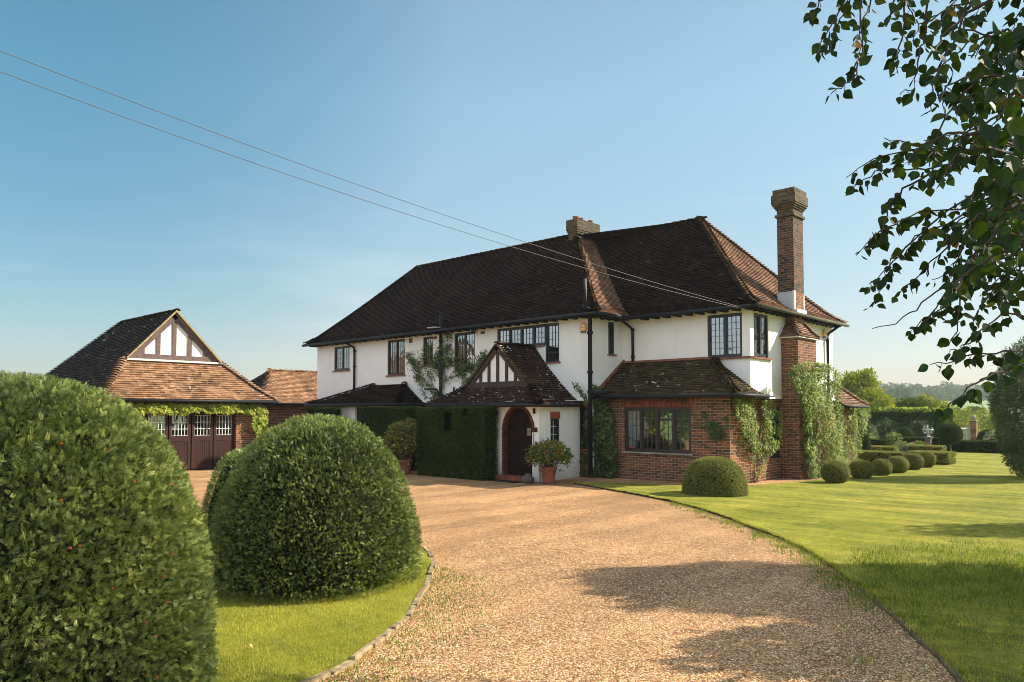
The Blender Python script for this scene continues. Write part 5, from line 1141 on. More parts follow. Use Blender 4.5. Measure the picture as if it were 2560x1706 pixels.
# ---- outbuilding beyond the garage
OB = empty('outbuilding'); oR = empty('roof'); oR.parent = OB
o0, o1, t0, t1 = (-32.4, 17.55, 2.42), (-32.4, 26.0, 2.42), (-34.9, 19.45, 4.10), (-34.9, 26.0, 4.10)
und = tile_facet(rowsof(o0, o1, t0, t1, P2), M['tile_g'], oR, .12, name='front_slope_tiles'); b = tile_facet(rowsof((-37.4, 17.55, 2.42), o0, t0, t0, P2), M['tile_gn'], oR, .12, name='hip_end_tiles'); und.add(b.v, b.f); und.add([(-37.4, 17.55, 2.42), (-37.4, 26, 2.42), t1, t0], [(0, 1, 2, 3)]); und.build('roof_underlay', M['underlay'], oR)
hip_tiles(edgepts(o0, t0, P2), M['tile_g'], oR, r=.15, step=.13); ridge_tiles(np.array(t0)+(0, 0, .02), np.array(t1)+(0, 0, .02), M['tile_g'], oR)
gutter([(-32.36, 17.5, 2.38), (-32.36, 26, 2.38)], OB, .05)
mb = MB(); mb.box((-37, 18, 0), (-32.9, 26, 1.3)); mb.box((-37, 18, 1.3), (-33.3, 26, 2.4)); mb.box((-33.3, 18, 1.3), (-32.9, 20.3, 2.4)); mb.build('brick_wall', M['brick'], OB, uv=True)
mb = MB(); mb.box((-32.95, 20.3, 1.9), (-32.88, 26, 2.1)); mb.box((-33.0, 20.6, 1.3), (-32.87, 25, 1.55)); mb.build('white_boarding', M['render'], OB)
tag(OB, 'low outbuilding with orange hipped tile roof between garage and house', 'outbuilding'); settle(OB)
# ================================================================== CLIPPED SHRUBS
TN, TC = T_needles(), T_cluster()
TN2 = T_needles(10, .045, .022, .0042)
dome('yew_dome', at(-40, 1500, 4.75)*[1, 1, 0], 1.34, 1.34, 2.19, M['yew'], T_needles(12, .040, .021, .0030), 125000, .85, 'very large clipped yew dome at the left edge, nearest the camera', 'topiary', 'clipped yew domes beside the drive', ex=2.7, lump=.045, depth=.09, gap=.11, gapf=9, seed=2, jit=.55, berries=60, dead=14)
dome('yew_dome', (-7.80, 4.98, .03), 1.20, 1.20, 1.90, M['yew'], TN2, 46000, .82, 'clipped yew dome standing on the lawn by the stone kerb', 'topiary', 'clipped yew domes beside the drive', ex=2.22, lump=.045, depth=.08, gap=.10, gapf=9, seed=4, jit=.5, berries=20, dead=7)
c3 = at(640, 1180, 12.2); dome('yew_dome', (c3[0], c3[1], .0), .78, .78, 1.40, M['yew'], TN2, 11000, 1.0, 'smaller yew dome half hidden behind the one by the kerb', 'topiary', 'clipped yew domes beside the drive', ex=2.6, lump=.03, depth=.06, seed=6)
dome('box_dome', (-8.93, 16.55, .045), .76, .70, .86, M['box'], TC, 15000, .85, 'wide squat clipped box dome on the lawn before the brick wing', 'topiary', ex=2.5, lump=.012, depth=.035, gap=.03, gapf=14, seed=8)
LBL = ['box ball nearest the tall wall creeper', 'second box ball along the lawn edge from the house', 'third box ball of the row, the smallest', 'fourth box ball of the row along the lawn edge', 'fifth box ball, last but one before the low hedge end', 'last box ball, touching the square end of the low hedge']
for i, (px, py, r, hh) in enumerate(((2089, 1208, .365, .58), (2154, 1197, .335, .54), (2204, 1189, .290, .50), (2243, 1183, .325, .54), (2282, 1175, .325, .56), (2315, 1169, .310, .57))):
    p = on(px, py, Z=.045); q = p/np.linalg.norm(p[:2]); p = p+np.array([q[0], q[1], 0])*r*.55; dome('box_ball', (p[0], p[1], .03), r*1.03, r*1.03, hh, M['box'], TC, 6000, .75, LBL[i], 'topiary', 'box balls in a row along the lawn', ex=2.15, lump=.016, depth=.03, seed=20+i, ball=True, gap=.02, gapf=16)
# hedges against the front of the house
hg = 'clipped dark hedges against the house front'
hedge('clipped_hedge', -18.75, -15.72, 15.55, 16.15, 2.13, M['yew_hedge'], TC, 26000, .85, 'broad dark hedge block with square cut recess left of the front door', group=hg, seed=31, holes=[(-17.45, -17.12, 1.42, 1.98), (-16.62, -16.40, 1.88, 2.2)], lump=.03, depth=.05)
hedge('clipped_hedge', -22.95, -20.2, 16.35, 17.0, 2.17, M['yew_hedge'], TC, 20000, .85, 'dark clipped hedge under the hipped bay roof, behind the hydrangea', group=hg, seed=32)
hedge('clipped_hedge', -26.9, -25.1, 16.55, 17.1, 2.17, M['yew_hedge'], TC, 9000, .85, 'short dark hedge at the far left corner of the house', group=hg, seed=33)
# ================================================================== POTTED PLANTS
def pot_plant(name, c, R_, Hp, spread, hgt, n, label, seed, size, flowers=12, low=.6):
    rng = np.random.default_rng(seed); root = empty(name); mb = MB()
    mb.lathe((c[0], c[1], 0), [(R_*.68, 0), (R_*.74, .06), (R_*.92, Hp*.82), (R_*1.02, Hp*.84), (R_*1.05, Hp), (R_*.93, Hp), (R_*.88, Hp-.05), (.01, Hp-.06)], 28); mb.build('pot', M['terracotta'], root, True)
    k = int(n/7); d = rng.normal(size=(k, 3)); d[:, 2] = np.abs(d[:, 2])*1.05-.38; d /= np.linalg.norm(d, axis=1, keepdims=True)
    tips = np.array([c[0], c[1], Hp+hgt*.35])+d*np.array([spread, spread, hgt*.65])*(rng.uniform(.5, 1.0, (k, 1))**.6)
    mb = MB()
    for t in tips[:60]: b = np.array([c[0]+rng.normal(0, .05), c[1]+rng.normal(0, .05), Hp-.05]); mb.tube([b, (b+t)/2+(0, 0, .07), t], [.008, .006, .003], 5)
    mb.build('stems', M['stem'], root)
    pos = np.repeat(tips, 7, 0)+rng.normal(0, .035, (k*7, 3)); out = pos-np.array([c[0], c[1], Hp]); out /= np.linalg.norm(out, axis=1, keepdims=True)
    ax = out+rng.normal(size=pos.shape)*.7-(0, 0, .3); nr = np.array([0, -.1, 1.0])+rng.normal(size=pos.shape)*.5; Y = np.cross(nr, ax); Y /= np.linalg.norm(Y, axis=1, keepdims=True); X = np.cross(Y, nr); X /= np.linalg.norm(X, axis=1, keepdims=True); Z = np.cross(X, Y)
    scatter('leaves', M['pot_leaf'], T_leaf(.55), pos, X, Y, Z, size*rng.uniform(.6, 1.2, len(pos)), root, np.clip(rng.random(len(pos))**1.2, 0, 1))
    if flowers:
        for q in rng.choice(len(tips), flowers, replace=False):
            p = tips[q]+out[q*7]*.03+rng.normal(0, .018, (16, 3)); X, Y, Z = frames(rng.normal(size=p.shape), rng, 1); scatter('flower_head', M['petal_pink'], T_simple(), p, X, Y, Z, .025, root)
    tag(root, label, 'potted plant', 'hydrangeas in terracotta pots by the porch'); settle(root)
pot_plant('potted_hydrangea', (-13.78, 16.18), .22, .48, .62, .72, 3600, 'spreading reddening shrub in a large terracotta pot right of the door', 41, .085, 14)
pot_plant('potted_hydrangea', (-19.38, 15.62), .24, .46, .72, 1.35, 3600, 'tall hydrangea with mauve flowers in a pot left of the broad hedge', 42, .085, 22)
mb = MB(); mb.lathe((-14.33, 15.92, 0), [(.10, 0), (.17, .05), (.18, .12), (.12, .22), (.03, .27)], 12); st = mb.build('stone_ornament', M['bark'], None, True); tag(st, 'small rounded stone ornament beside the front step', 'ornament')
# ================================================================== CLIMBERS
# climbing rose on the front wall
def rose():
    rng = np.random.default_rng(51); root = empty('climbing_rose'); mb = MB(); tips = []
    def P_(px, py, d=.10): q = on(px, py, Y=YF-d); return q
    lines = [[(1098, 1012), (1090, 985), (1078, 950), (1062, 918), (1040, 905), (1022, 892)], [(1098, 1012), (1080, 975), (1055, 950), (1045, 920), (1030, 905)], [(1100, 1012), (1104, 960), (1110, 920), (1118, 880), (1120, 850), (1118, 838)],
             [(1150, 990), (1160, 960), (1152, 930), (1165, 912), (1190, 905), (1205, 890)], [(1150, 990), (1170, 950), (1195, 935), (1210, 925)], [(1102, 958), (1130, 945), (1145, 935), (1175, 955)], [(1098, 1012), (1062, 990), (1050, 960), (1042, 940)],
             [(1150, 990), (1158, 965), (1185, 940), (1200, 915), (1215, 900)], [(1104, 930), (1080, 905), (1060, 890), (1070, 870)], [(1110, 920), (1135, 905), (1160, 915), (1190, 918), (1213, 905)], [(1096, 1005), (1085, 1000), (1072, 965), (1070, 935), (1088, 910)], [(1110, 930), (1098, 905), (1092, 890), (1100, 870)]]
    for L in lines:
        pts = [P_(x, y, .06+.08*rng.random()) for x, y in L]; mb.tube(pts, [.014-.009*i/len(pts) for i in range(len(pts))], 5)
        for i in range(1, len(pts)):
            for _ in range(9): t = rng.random(); tips.append(lerp(pts[i-1], pts[i], t)+rng.normal(0, 1, 3)*[.09, .05, .09])
        tips += [pts[-1]+rng.normal(0, 1, 3)*[.09, .05, .09] for _ in range(14)]
    for (px, py, s, n) in ((1090, 912, .17, 75), (1100, 895, .18, 80), (1040, 915, .13, 40), (1125, 900, .15, 55), (1150, 930, .15, 40), (1165, 925, .14, 30), (1060, 890, .12, 30), (1195, 915, .13, 30), (1118, 870, .08, 26), (1210, 900, .1, 20), (1052, 948, .12, 22), (1030, 900, .12, 22)):
        q = P_(px, py, .12); tips += [q+rng.normal(0, 1, 3)*[s, .05, s] for _ in range(n)]
    mb.build('stems', M['stem'], root); t = np.array(tips); pos = np.repeat(t, 5, 0)+rng.normal(0, .04, (len(t)*5, 3)); pos[:, 1] = np.minimum(pos[:, 1], YF-.03); n = len(pos)
    nr = np.array([0, -1, .5])+rng.normal(size=(n, 3))*.6; ax = rng.normal(size=(n, 3)); Y = np.cross(nr, ax); Y /= np.linalg.norm(Y, axis=1, keepdims=True); X = np.cross(Y, nr); X /= np.linalg.norm(X, axis=1, keepdims=True)
    scatter('leaves', M['creeper_dark'], T_ivy(), pos, X, Y, np.cross(X, Y), .055*rng.uniform(.6, 1.3, n), root, np.clip(rng.random(n)*.8+.3, 0, 1)); tag(root, 'sparse climbing rose with bare stems on the white front wall', 'climbing plant'); settle(root)
rose()
def poly_px(pts, **k): 
    i = 0 if 'Y' in k else 1
    return [(on(x, y, **k)[i], on(x, y, **k)[2]) for x, y in pts]
climber('wall_creeper', 'F', YB-.02, poly_px([(1500, 1192), (1545, 1190), (1552, 1120), (1545, 1060), (1530, 1010), (1512, 975), (1492, 960), (1486, 1000), (1483, 1060), (1460, 1110), (1445, 1150), (1450, 1195)], Y=YB), 5200, .075, M['creeper_dark'], 'dense dark green creeper where the brick wing meets the porch wall', .34, 61, stems=[[(-14.0, 0), (-13.9, 1.2), (-13.95, 2.5)]])
climber('wall_creeper', 'F', 18.45, poly_px([(1440, 950), (1455, 955), (1470, 985), (1480, 1005), (1470, 1012), (1458, 990), (1445, 972)], Y=18.5), 240, .06, M['creeper_dark'], 'leafy shoot arching out beside the corner drainpipe', .2, 62, stems=[[(-14.2, 2.3), (-14.35, 2.55), (-14.6, 2.8)]])
climber('wall_creeper', 'F', YB-.02, poly_px([(1735, 1020), (1760, 1012), (1765, 1040), (1800, 1055), (1822, 1040), (1824, 1090), (1790, 1100), (1770, 1090), (1745, 1060)], Y=YB), 620, .05, M['creeper_dark'], 'thin creeper sprays on the shaded brick right of the wide window', .09, 63, gaps=.4, stems=[[(-10.2, 1.2), (-10.6, 1.6), (-10.9, 2.0)]])
climber('wall_creeper', 'F', YB-.02, poly_px([(1560, 998), (1620, 996), (1700, 990), (1722, 1000), (1735, 1030), (1722, 1020), (1700, 1000), (1640, 1006), (1580, 1006)], Y=YB), 300, .05, M['creeper_dark'], 'wisp of creeper over the lintel of the wide window', .08, 64, gaps=.3, stems=[[(-13.3, 2.3), (-12.2, 2.38), (-11.2, 2.35), (-10.85, 2.0), (-10.75, 1.6)]])
climber('wall_creeper', 'S', XS+.03, poly_px([(1822, 985), (1840, 972), (1870, 970), (1900, 985), (1925, 1010), (1940, 1030), (1942, 1070), (1930, 1110), (1915, 1130), (1880, 1140), (1860, 1110), (1838, 1075), (1826, 1040)], X=XS), 3900, .058, M['creeper'], 'sunlit loose creeper with fading lower stems on the brick wing corner', .22, 65, gaps=.34, stems=[[(20.3, 0), (20.25, .8), (20.1, 1.5), (19.8, 2.0)], [(20.3, 0), (20.5, .7), (20.7, 1.6)], [(20.35, 0), (20.8, .5), (21.1, 1.0)]])
climber('wall_creeper', 'S', XS+.03, poly_px([(1838, 1100), (1900, 1090), (1915, 1150), (1890, 1190), (1870, 1200), (1868, 1150)], X=XS), 520, .045, M['creeper'], 'thin yellowing shoots at the foot of the brick wing', .16, 66, gaps=.3, stems=[[(20.4, 0), (20.5, .5), (20.7, .9)]])
climber('wall_creeper', 'S', -9.27, poly_px([(1962, 925), (1975, 912), (2010, 905), (2050, 912), (2075, 935), (2078, 1000), (2080, 1050), (2092, 1120), (2088, 1190), (2040, 1196), (2005, 1192), (2000, 1130), (1996, 1040), (1985, 985), (1965, 960)], X=-9.27), 17000, .06, M['creeper'], 'tall dense glossy creeper covering the chimney breast', .36, 67, gaps=.14, stems=[[(22.7, 0), (22.8, 1), (22.7, 2)], [(22.9, 0), (23.1, .9), (22.9, 1.9), (23.2, 2.8)], [(23.2, 0), (23.0, 1.2), (23.4, 2.2)], [(22.6, 0), (22.5, 1.4), (22.6, 2.9)]])
climber('wall_creeper', 'S', -9.76, poly_px([(2095, 1010), (2128, 1012), (2150, 1022), (2165, 1036), (2150, 1050), (2142, 1080), (2135, 1130), (2128, 1160), (2100, 1190), (2088, 1150), (2085, 1080)], X=-9.76), 3000, .065, M['creeper'], 'yellow-green climber on the far extension wall', .3, 68, gaps=.15, stems=[[(27.2, 0), (27.3, 1.5)]])
climber('garage_vine', 'S', GX+.08, [(8.9, 2.28), (13.9, 2.30), (14.15, 2.2), (14.1, 1.95), (13.5, 1.98), (12, 2.02), (10, 1.98), (8.9, 1.95)], 3000, .105, M['ivy_y'], 'yellow-green vine trained along the top of the garage doors', .20, 69, stems=[[(9, 2.15), (11.5, 2.18), (14, 2.12)]])
climber('garage_vine', 'S', GX+.08, [(13.75, 2.2), (14.2, 2.2), (14.25, 1.3), (14.0, .8), (13.7, 1.1), (13.62, 1.7)], 620, .09, M['ivy_y'], 'bright vine hanging down the right pier of the garage', .22, 70, stems=[[(14, 0), (14, 2.1)]])
# ================================================================== GARDEN BEYOND
def lowhedge(x0, x1, y0, y1, z1, n, label, m='box', seed=1, size=.95, **k): return hedge('low_hedge', x0, x1, y0, y1, z1, M[m], TC, n, size, label, 'hedge', 'low clipped hedges of the parterre', seed, .015, .03, **k)
lowhedge(-13.5, -9.0, 31.2, 31.9, .46, 8000, 'long low box hedge running behind the row of box balls', seed=81)
lowhedge(-8.95, -7.55, 31.6, 32.6, .50, 4500, 'square end block of the low box hedge by the lawn', seed=82)
lowhedge(-14.5, -12.0, 35.0, 35.7, .50, 4000, 'low box hedge left of the flower bed, second row', seed=83)
lowhedge(-11.6, -10.6, 35.5, 36.2, .50, 2500, 'short box hedge left of the armillary sphere', seed=84)
lowhedge(-10.5, -9.1, 37.0, 37.8, .52, 3000, 'box hedge piece in front of the sphere pedestal', seed=85)
lowhedge(-17.0, -12.0, 39.0, 39.9, .70, 7000, 'darker knee-high hedge behind the second row of box', 'yew_hedge', seed=86)
lowhedge(-16.0, -10.9, 44.0, 44.8, .68, 7000, 'thin hedge line in front of the flowering shrubs', 'yew_hedge', seed=87)
lowhedge(-10.6, -5.5, 42.6, 44.2, .60, 12000, 'long dark low hedge at the far end of the lawn', 'yew_hedge', seed=88)
hedge('tall_hedge', -27.0, -12.95, 53.0, 55.2, 2.02, M['yew_hedge'], T_cluster(6, .06, .06, .03), 42000, 1.3, 'long tall dark hedge closing the garden, bright along its top', 'hedge', None, 91, .06, .10, shaggy=.28)
rng_ = np.random.default_rng(92); n_ = 9000; P_ = np.stack([rng_.uniform(-27, -12.95, n_), rng_.uniform(52.9, 55.3, n_), 1.98+.30*rng_.random(n_)**1.7], 1)
X_, Y_, Z_ = frames(np.tile([0, 0, 1.0], (n_, 1)), rng_, .5); to = [o for o in bpy.data.objects if o.name == 'tall_hedge'][0]
tg = scatter('top_growth', M['ivy_y'], T_needles(8, .09, .05, .018), P_, X_, Y_, Z_, rng_.uniform(.8, 1.5, n_), None, None, rng_); tg.parent = to; tg.location = -to.location
def far_dome(px, py, d, rx, h, label, nm='topiary_dome', n=7000, trunk=None, seed=1, m='yew_hedge'):
    p = at(px, py, d); z0 = 0 if trunk is None else trunk
    r = empty(nm)
    dome(nm, (p[0], p[1], z0), rx, rx, h, M[m], TC, n, 1.1, None, None, ex=2.3, lump=.02, depth=.04, seed=seed, parent=r, ball=trunk is not None)
    if trunk is not None: mb = MB(); mb.tube([(p[0], p[1], 0), (p[0]+.02, p[1], z0+.3)], [.05, .04], 8); mb.build('trunk', M['bark'], r)
    tag(r, label, 'topiary'); settle(r)
far_dome(2264, 1085, 45.5, .54, 1.12, 'clipped dome between the two flowering shrubs', seed=95)
far_dome(2375, 1087, 37, .53, .98, 'lollipop standard with clipped round head on a thin stem', 'standard_tree', 9000, .44, 96)
far_dome(2152, 1090, 34, .42, 1.30, 'tall clipped dome half hidden behind the far climber', seed=97)
far_dome(2470, 1100, 45, .62, 1.0, 'broad dark clipped dome right of the brick pillar', seed=98)
def shrub(name, p, r, h, n, m, label, seed, flowers=0, fm='petal_white', cat='shrub', group=None, size=.10):
    rng = np.random.default_rng(seed); root = empty(name); d = rng.normal(size=(n, 3)); d /= np.linalg.norm(d, axis=1, keepdims=True); rr = (.45+.55*rng.random(n)**.5)*(1+.2*fbm(d*2, 1.5, seed))
    pos = np.array([p[0], p[1], h*.5])+d*rr[:, None]*np.array([r, r, h*.5]); pos[:, 2] = np.maximum(pos[:, 2], .03); X, Y, Z = frames(d+(0, 0, .3), rng, .9); scatter('foliage', M[m], T_simple(), pos, X, Y, Z, size*rng.uniform(.6, 1.3, n), root)
    mb = MB(); 
    for k in range(8): a = 2*PI*k/8; mb.tube([(p[0], p[1], 0), (p[0]+r*.5*math.cos(a), p[1]+r*.5*math.sin(a), h*.7)], [.02, .008], 5)
    mb.build('stems', M['stem'], root)
    if flowers:
        for k in rng.choice(np.where(d[:, 2] > -.2)[0], flowers, replace=False): q = pos[k]+d[k]*.05+rng.normal(0, .045, (14, 3)); X, Y, Z = frames(rng.normal(size=q.shape), rng, 1); scatter('flower_head', M[fm], T_simple(), q, X, Y, Z, .05, root)
    tag(root, label, cat, group); settle(root)
g_ = 'white flowering hydrangeas before the tall hedge'
shrub('flowering_hydrangea', at(2218, 1078, 49), .78, 1.55, 2600, 'creeper_dark', 'round hydrangea with cream flower heads before the tall hedge', 101, 46, group=g_)
shrub('flowering_hydrangea', at(2300, 1078, 48), .75, 1.6, 2400, 'creeper_dark', 'hydrangea with pinkish cream heads behind the armillary sphere', 102, 44, group=g_)
shrub('flowering_hydrangea', at(2168, 1078, 47), .55, 1.5, 1500, 'creeper_dark', 'leftmost hydrangea with pale heads beside the creeper', 103, 20, group=g_)
shrub('rose_bush', at(2235, 1100, 41), .45, .95, 900, 'creeper', 'low yellow-green rose bush above the knee-high hedge', 104, 12)
shrub('rose_bush', at(2180, 1100, 41), .40, .8, 700, 'creeper', 'pale flowered rose bush left of the cream hydrangea', 105, 12)
shrub('flower_clump', at(2255, 1113, 38.5), .40, .5, 700, 'creeper', 'clump of magenta flowers left in the bed', 106, 12, 'petal_pink', 'flowers')
shrub('flower_clump', at(2300, 1112, 38.5), .42, .55, 700, 'creeper', 'clump of magenta flowers beside the sphere pedestal', 107, 12, 'petal_pink', 'flowers')
shrub('flower_clump', at(2277, 1120, 37.5), .35, .42, 800, 'silver', 'silvery low clump between the magenta flowers', 108, 8, 'petal_white', 'flowers')
shrub('garden_shrub', at(2415, 1085, 58), 1.0, 2.4, 1800, 'gold_tree', 'sunlit yellow-green shrub left of the brick pillar', 109, 10)
shrub('garden_shrub', at(2462, 1075, 60), 1.3, 2.3, 2000, 'gold_tree', 'sunlit yellow-green shrub right of the brick pillar', 110, 6)
shrub('garden_shrub', at(2500, 1105, 44), .8, 1.0, 1200, 'silver', 'white flowered shrub beside the dark dome', 111, 24)
# armillary sphere
AS = empty('armillary_sphere'); p = at(2320, 1077, 36.5); cz = 1.17; R0 = .23; mb = MB()
def ring(mb, c, R_, nvec, r):
    nvec = np.array(nvec, float); nvec /= np.linalg.norm(nvec); a = np.cross(nvec, [0.3, .2, 1]); a /= np.linalg.norm(a); b = np.cross(nvec, a); mb.tube([c+R_*(a*math.cos(2*PI*k/28)+b*math.sin(2*PI*k/28)) for k in range(29)], r, 6, False)
c = np.array([p[0], p[1], cz]); [ring(mb, c, R0*s, v, .014) for s, v in ((1, (0, 0, 1)), (1, (1, .2, .1)), (1.03, (.2, 1, .3)), (.97, (.5, .5, .8)), (.9, (-.5, .6, .7)))]; mb.tube([c-[.16, .12, .2], c+[.16, .12, .2]], .010, 6); mb.build('rings', M['steel'], AS)
mb = MB(); mb.lathe((p[0], p[1], .84), [(.10, 0), (.03, .05), (.05, .09), (.02, .12)], 10)
for k in range(3): a = 2.1*k; mb.tube([(p[0]+.1*math.cos(a), p[1]+.1*math.sin(a), .84), (p[0]+.03*math.cos(a), p[1]+.03*math.sin(a), .9), (p[0]+.08*math.cos(a), p[1]+.08*math.sin(a), .97)], .012, 5)
mb.build('stand', M['steel'], AS); mb = MB(); mb.box((p[0]-.17, p[1]-.17, .76), (p[0]+.17, p[1]+.17, .84)); mb.box((p[0]-.12, p[1]-.12, .1), (p[0]+.12, p[1]+.12, .76)); mb.box((p[0]-.17, p[1]-.17, 0), (p[0]+.17, p[1]+.17, .1)); mb.build('pedestal', M['bark'], AS)
tag(AS, 'pale metal armillary sphere on a stone pedestal in the flower bed', 'sundial'); settle(AS)
# brick gate pier with ball
BP = empty('brick_pier'); p = at(2434, 1070, 52); mb = MB(); mb.box((p[0]-.19, p[1]-.19, 0), (p[0]+.19, p[1]+.19, 1.42)); mb.build('pier', M['brick'], BP, uv=True); mb = MB(); mb.box((p[0]-.23, p[1]-.23, 1.42), (p[0]+.23, p[1]+.23, 1.50)); mb.build('cap', M['stone'], BP)
mb = MB(); mb.lathe((p[0], p[1], 1.50), [(.08, 0), (.05, .03), (.10, .06), (.155, .14), (.165, .20), (.14, .29), (.08, .34), (.01, .36)], 16); mb.build('ball_finial', M['stone'], BP, True); tag(BP, 'brick gate pier topped by a stone ball', 'gate pier'); settle(BP)
mb = MB(); q0, q1 = at(2400, 1090, 51), at(2430, 1090, 52)
for k in range(16): t = k/15; a = lerp(q0, q1, t); mb.tube([(a[0], a[1], 0), (a[0], a[1], 1.05)], .010, 5)
for z in (.15, .95): mb.tube([(q0[0], q0[1], z), (q1[0], q1[1], z)], .012, 5)
tag(mb.build('iron_fence', M['steel']), 'slender iron railing beside the brick gate pier', 'fence')
# tall grey-green bush at the right
def silver_bush():
    rng = np.random.default_rng(121); root = empty('weeping_bush'); c = at(2600, 1100, 22.5); n = 46000
    d = rng.normal(size=(n, 3)); d /= np.linalg.norm(d, axis=1, keepdims=True); rr = (.55+.45*rng.random(n)**.45)
    lump = 1+.22*fbm(d*1.8, 1.5, 5); sc = np.array([1.28, 1.28, 2.1]); pos = np.array([c[0], c[1], 1.95])+d*(rr*lump)[:, None]*sc; k = pos[:, 2] > .12; pos, d = pos[k], d[k]
    k = fbm(pos, 2.2, 8) > -.55; pos, d = pos[k], d[k]; n = len(pos)
    X, Y, Z = frames(d+(0, 0, -.15), rng, .6); V = np.array([(0, 0, 0), (.4, .09, .02), (1, 0, -.05), (.4, -.09, .02)])
    scatter('foliage', M['silver'], (V, np.array([[0, 1, 2, 3]])), pos, X, Y, Z, .13*rng.uniform(.6, 1.4, n), root, np.clip(.5*rng.random(n)+.5*(.5+.5*fbm(pos, 2.5, 6)), 0, 1))
    mb = MB()
    for j in range(16):
        a = rng.uniform(0, 6.28); mb.tube([(c[0], c[1], 0), (c[0]+.5*math.cos(a), c[1]+.5*math.sin(a), 1.6), (c[0]+.9*math.cos(a), c[1]+.9*math.sin(a), 2.6+rng.random())], [.05, .03, .01], 6)
    mb.build('stems', M['bark'], root); tag(root, 'tall shaggy grey-green bush at the right edge of the lawn', 'bush'); settle(root)
silver_bush()
# trees beyond the house and hedge
p = at(2150, 1000, 56)
tree('golden_tree', (p[0], p[1]), 1.8, [(0, 0, 3.6, 1.5), (-1.3, .3, 2.6, 1.3), (1.1, 0, 2.5, 1.3), (.3, .2, 4.55, .8), (-.6, 0, 4.2, .9), (1.5, .5, 1.7, 1.1), (-1.6, 0, 1.6, 1.2), (.2, -.8, 2.4, 1.2)], M['gold_tree'], 15000, .19, 'rounded golden-green tree behind the extension roof', seed=131, hollow=.3)
p = at(2098, 985, 60)
tree('young_tree', (p[0], p[1]), 2.0, [(0, 0, 3.3, 1.1), (.6, 0, 4.1, .8), (-.9, 0, 3.6, .8), (.2, 0, 2.3, 1.0)], M['gold_tree'], 1300, .15, 'sparse airy young tree with thin stems beside the house end', seed=132, tr=.06)
def p2(px, py, d): q = at(px, py, d); return (q[0], q[1])
tree('orchard_tree', p2(2262, 1015, 60), 1.2, [(0, 0, 2.5, .9), (-1, 0, 2.2, .8), (1, 0, 2.6, .8)], M['tree'], 2600, .18, 'spreading fruit tree behind the tall hedge, left', group='fruit trees behind the tall hedge', seed=133)
tree('orchard_tree', p2(2315, 1015, 60), 1.2, [(0, 0, 2.7, .9), (-1, 0, 2.4, .8), (1.1, 0, 2.3, .8)], M['gold_tree'], 2600, .17, 'paler fruit tree behind the middle of the tall hedge', group='fruit trees behind the tall hedge', seed=134)
tree('orchard_tree', p2(2360, 1020, 62), 1.2, [(0, 0, 2.1, .7), (.8, 0, 2.0, .6)], M['tree'], 1200, .17, 'low fruit tree behind the right part of the tall hedge', group='fruit trees behind the tall hedge', seed=135)
def vtree(px, pyt, d, w, z0, label, seed, m='fartree', n=2200, group=None, size=None):
    q = at(px, pyt, d); top = q[2]; hh = top-z0; rng = np.random.default_rng(seed); r = w/2
    bl = [(rng.normal(0, .32)*r, rng.normal(0, .3)*r, hh*rng.uniform(.35, .82), r*rng.uniform(.45, .62)) for _ in range(9)]+[(0, 0, hh-r*.45, r*.5)]
    tree('oak_tree', (q[0], q[1], z0), hh*.4, bl, M[m], n, size or w*.085, label, group=group, seed=seed, tr=w*.03, hollow=.4)
gv = 'trees standing in the valley before the field'
vtree(2440, 1018, 110, 5.5, -3, 'round tree standing before the pale field', 141, 'tree', 3000, gv)
vtree(2410, 1042, 100, 4.6, -3, 'low tree left of the brick pier, before the field', 142, 'tree', 2000, gv)
vtree(2480, 1040, 105, 5.5, -3, 'low tree right of the pier, before the field', 143, 'tree', 2000, gv)
vtree(2520, 1035, 110, 5.5, -3, 'rightmost low valley tree beside the shaggy bush', 144, 'tree', 2000, gv)
# woodland on the hill across the valley: individually placed crowns, one mass
def woodland():
    rng = np.random.default_rng(151); V = []; P_, S_, Rn = [], [], []; root = None
    cr = []
    for row, (d, pyb, hh, nn) in enumerate(((425, 1012, 8.5, 34), (445, 1005, 9.5, 34), (480, 997, 11, 32), (520, 988, 12, 30), (560, 980, 12, 28))):
        for i in range(nn):
            px = 2150+(2750-2150)*(i+rng.uniform(-.4, .4))/nn; q = at(px, pyb, d+rng.uniform(-8, 8)); h = hh*rng.uniform(.75, 1.2); cr.append((q[0], q[1], q[2]+rng.normal(0, .8), h, rng.uniform(4.5, 7.5), rng.random()))
    for (px, py, d, h, w, c) in ((2228, 1010, 330, 11, 10, .3), (2250, 1000, 360, 12, 11, .2), (2205, 1012, 320, 10, 11, .25), (2290, 1012, 340, 8, 9, .5), (2325, 1014, 345, 7, 9, .6)):
        q = at(px, py, d); cr.append((q[0], q[1], q[2], h, w*.5, c))
    pos, nr, sz, rn = [], [], [], []
    for (x, y, zc, h, w, c) in cr:
        n = 420; d = rng.normal(size=(n, 3)); d /= np.linalg.norm(d, axis=1, keepdims=True); l = 1+.25*fbm(d*2+rng.normal(size=3)*9, 1.6, int(c*100))
        p = np.array([x, y, zc])+d*(l*rng.uniform(.75, 1, n))[:, None]*np.array([w, w, h*.5]); pos.append(p); nr.append(d); sz.append(rng.uniform(.7, 1.5, n)); rn.append(np.clip(c*.5+.3*rng.random(n)+.15*l, 0, .96) if c > .03 else np.full(n, .99))
    pos, nr, sz, rn = np.concatenate(pos), np.concatenate(nr), np.concatenate(sz), np.concatenate(rn); X, Y, Z = frames(nr, rng, 1.0)
    # crowns as leaf clumps turned outwards
    o = scatter('woodland', M['fartree'], T_simple(), pos-Y*.3, Y, Z, X, sz*1.5, None, rn); o['kind'] = 'stuff'; o['label'] = 'mixed woodland covering the hill across the valley'; o['category'] = 'woodland'
woodland()
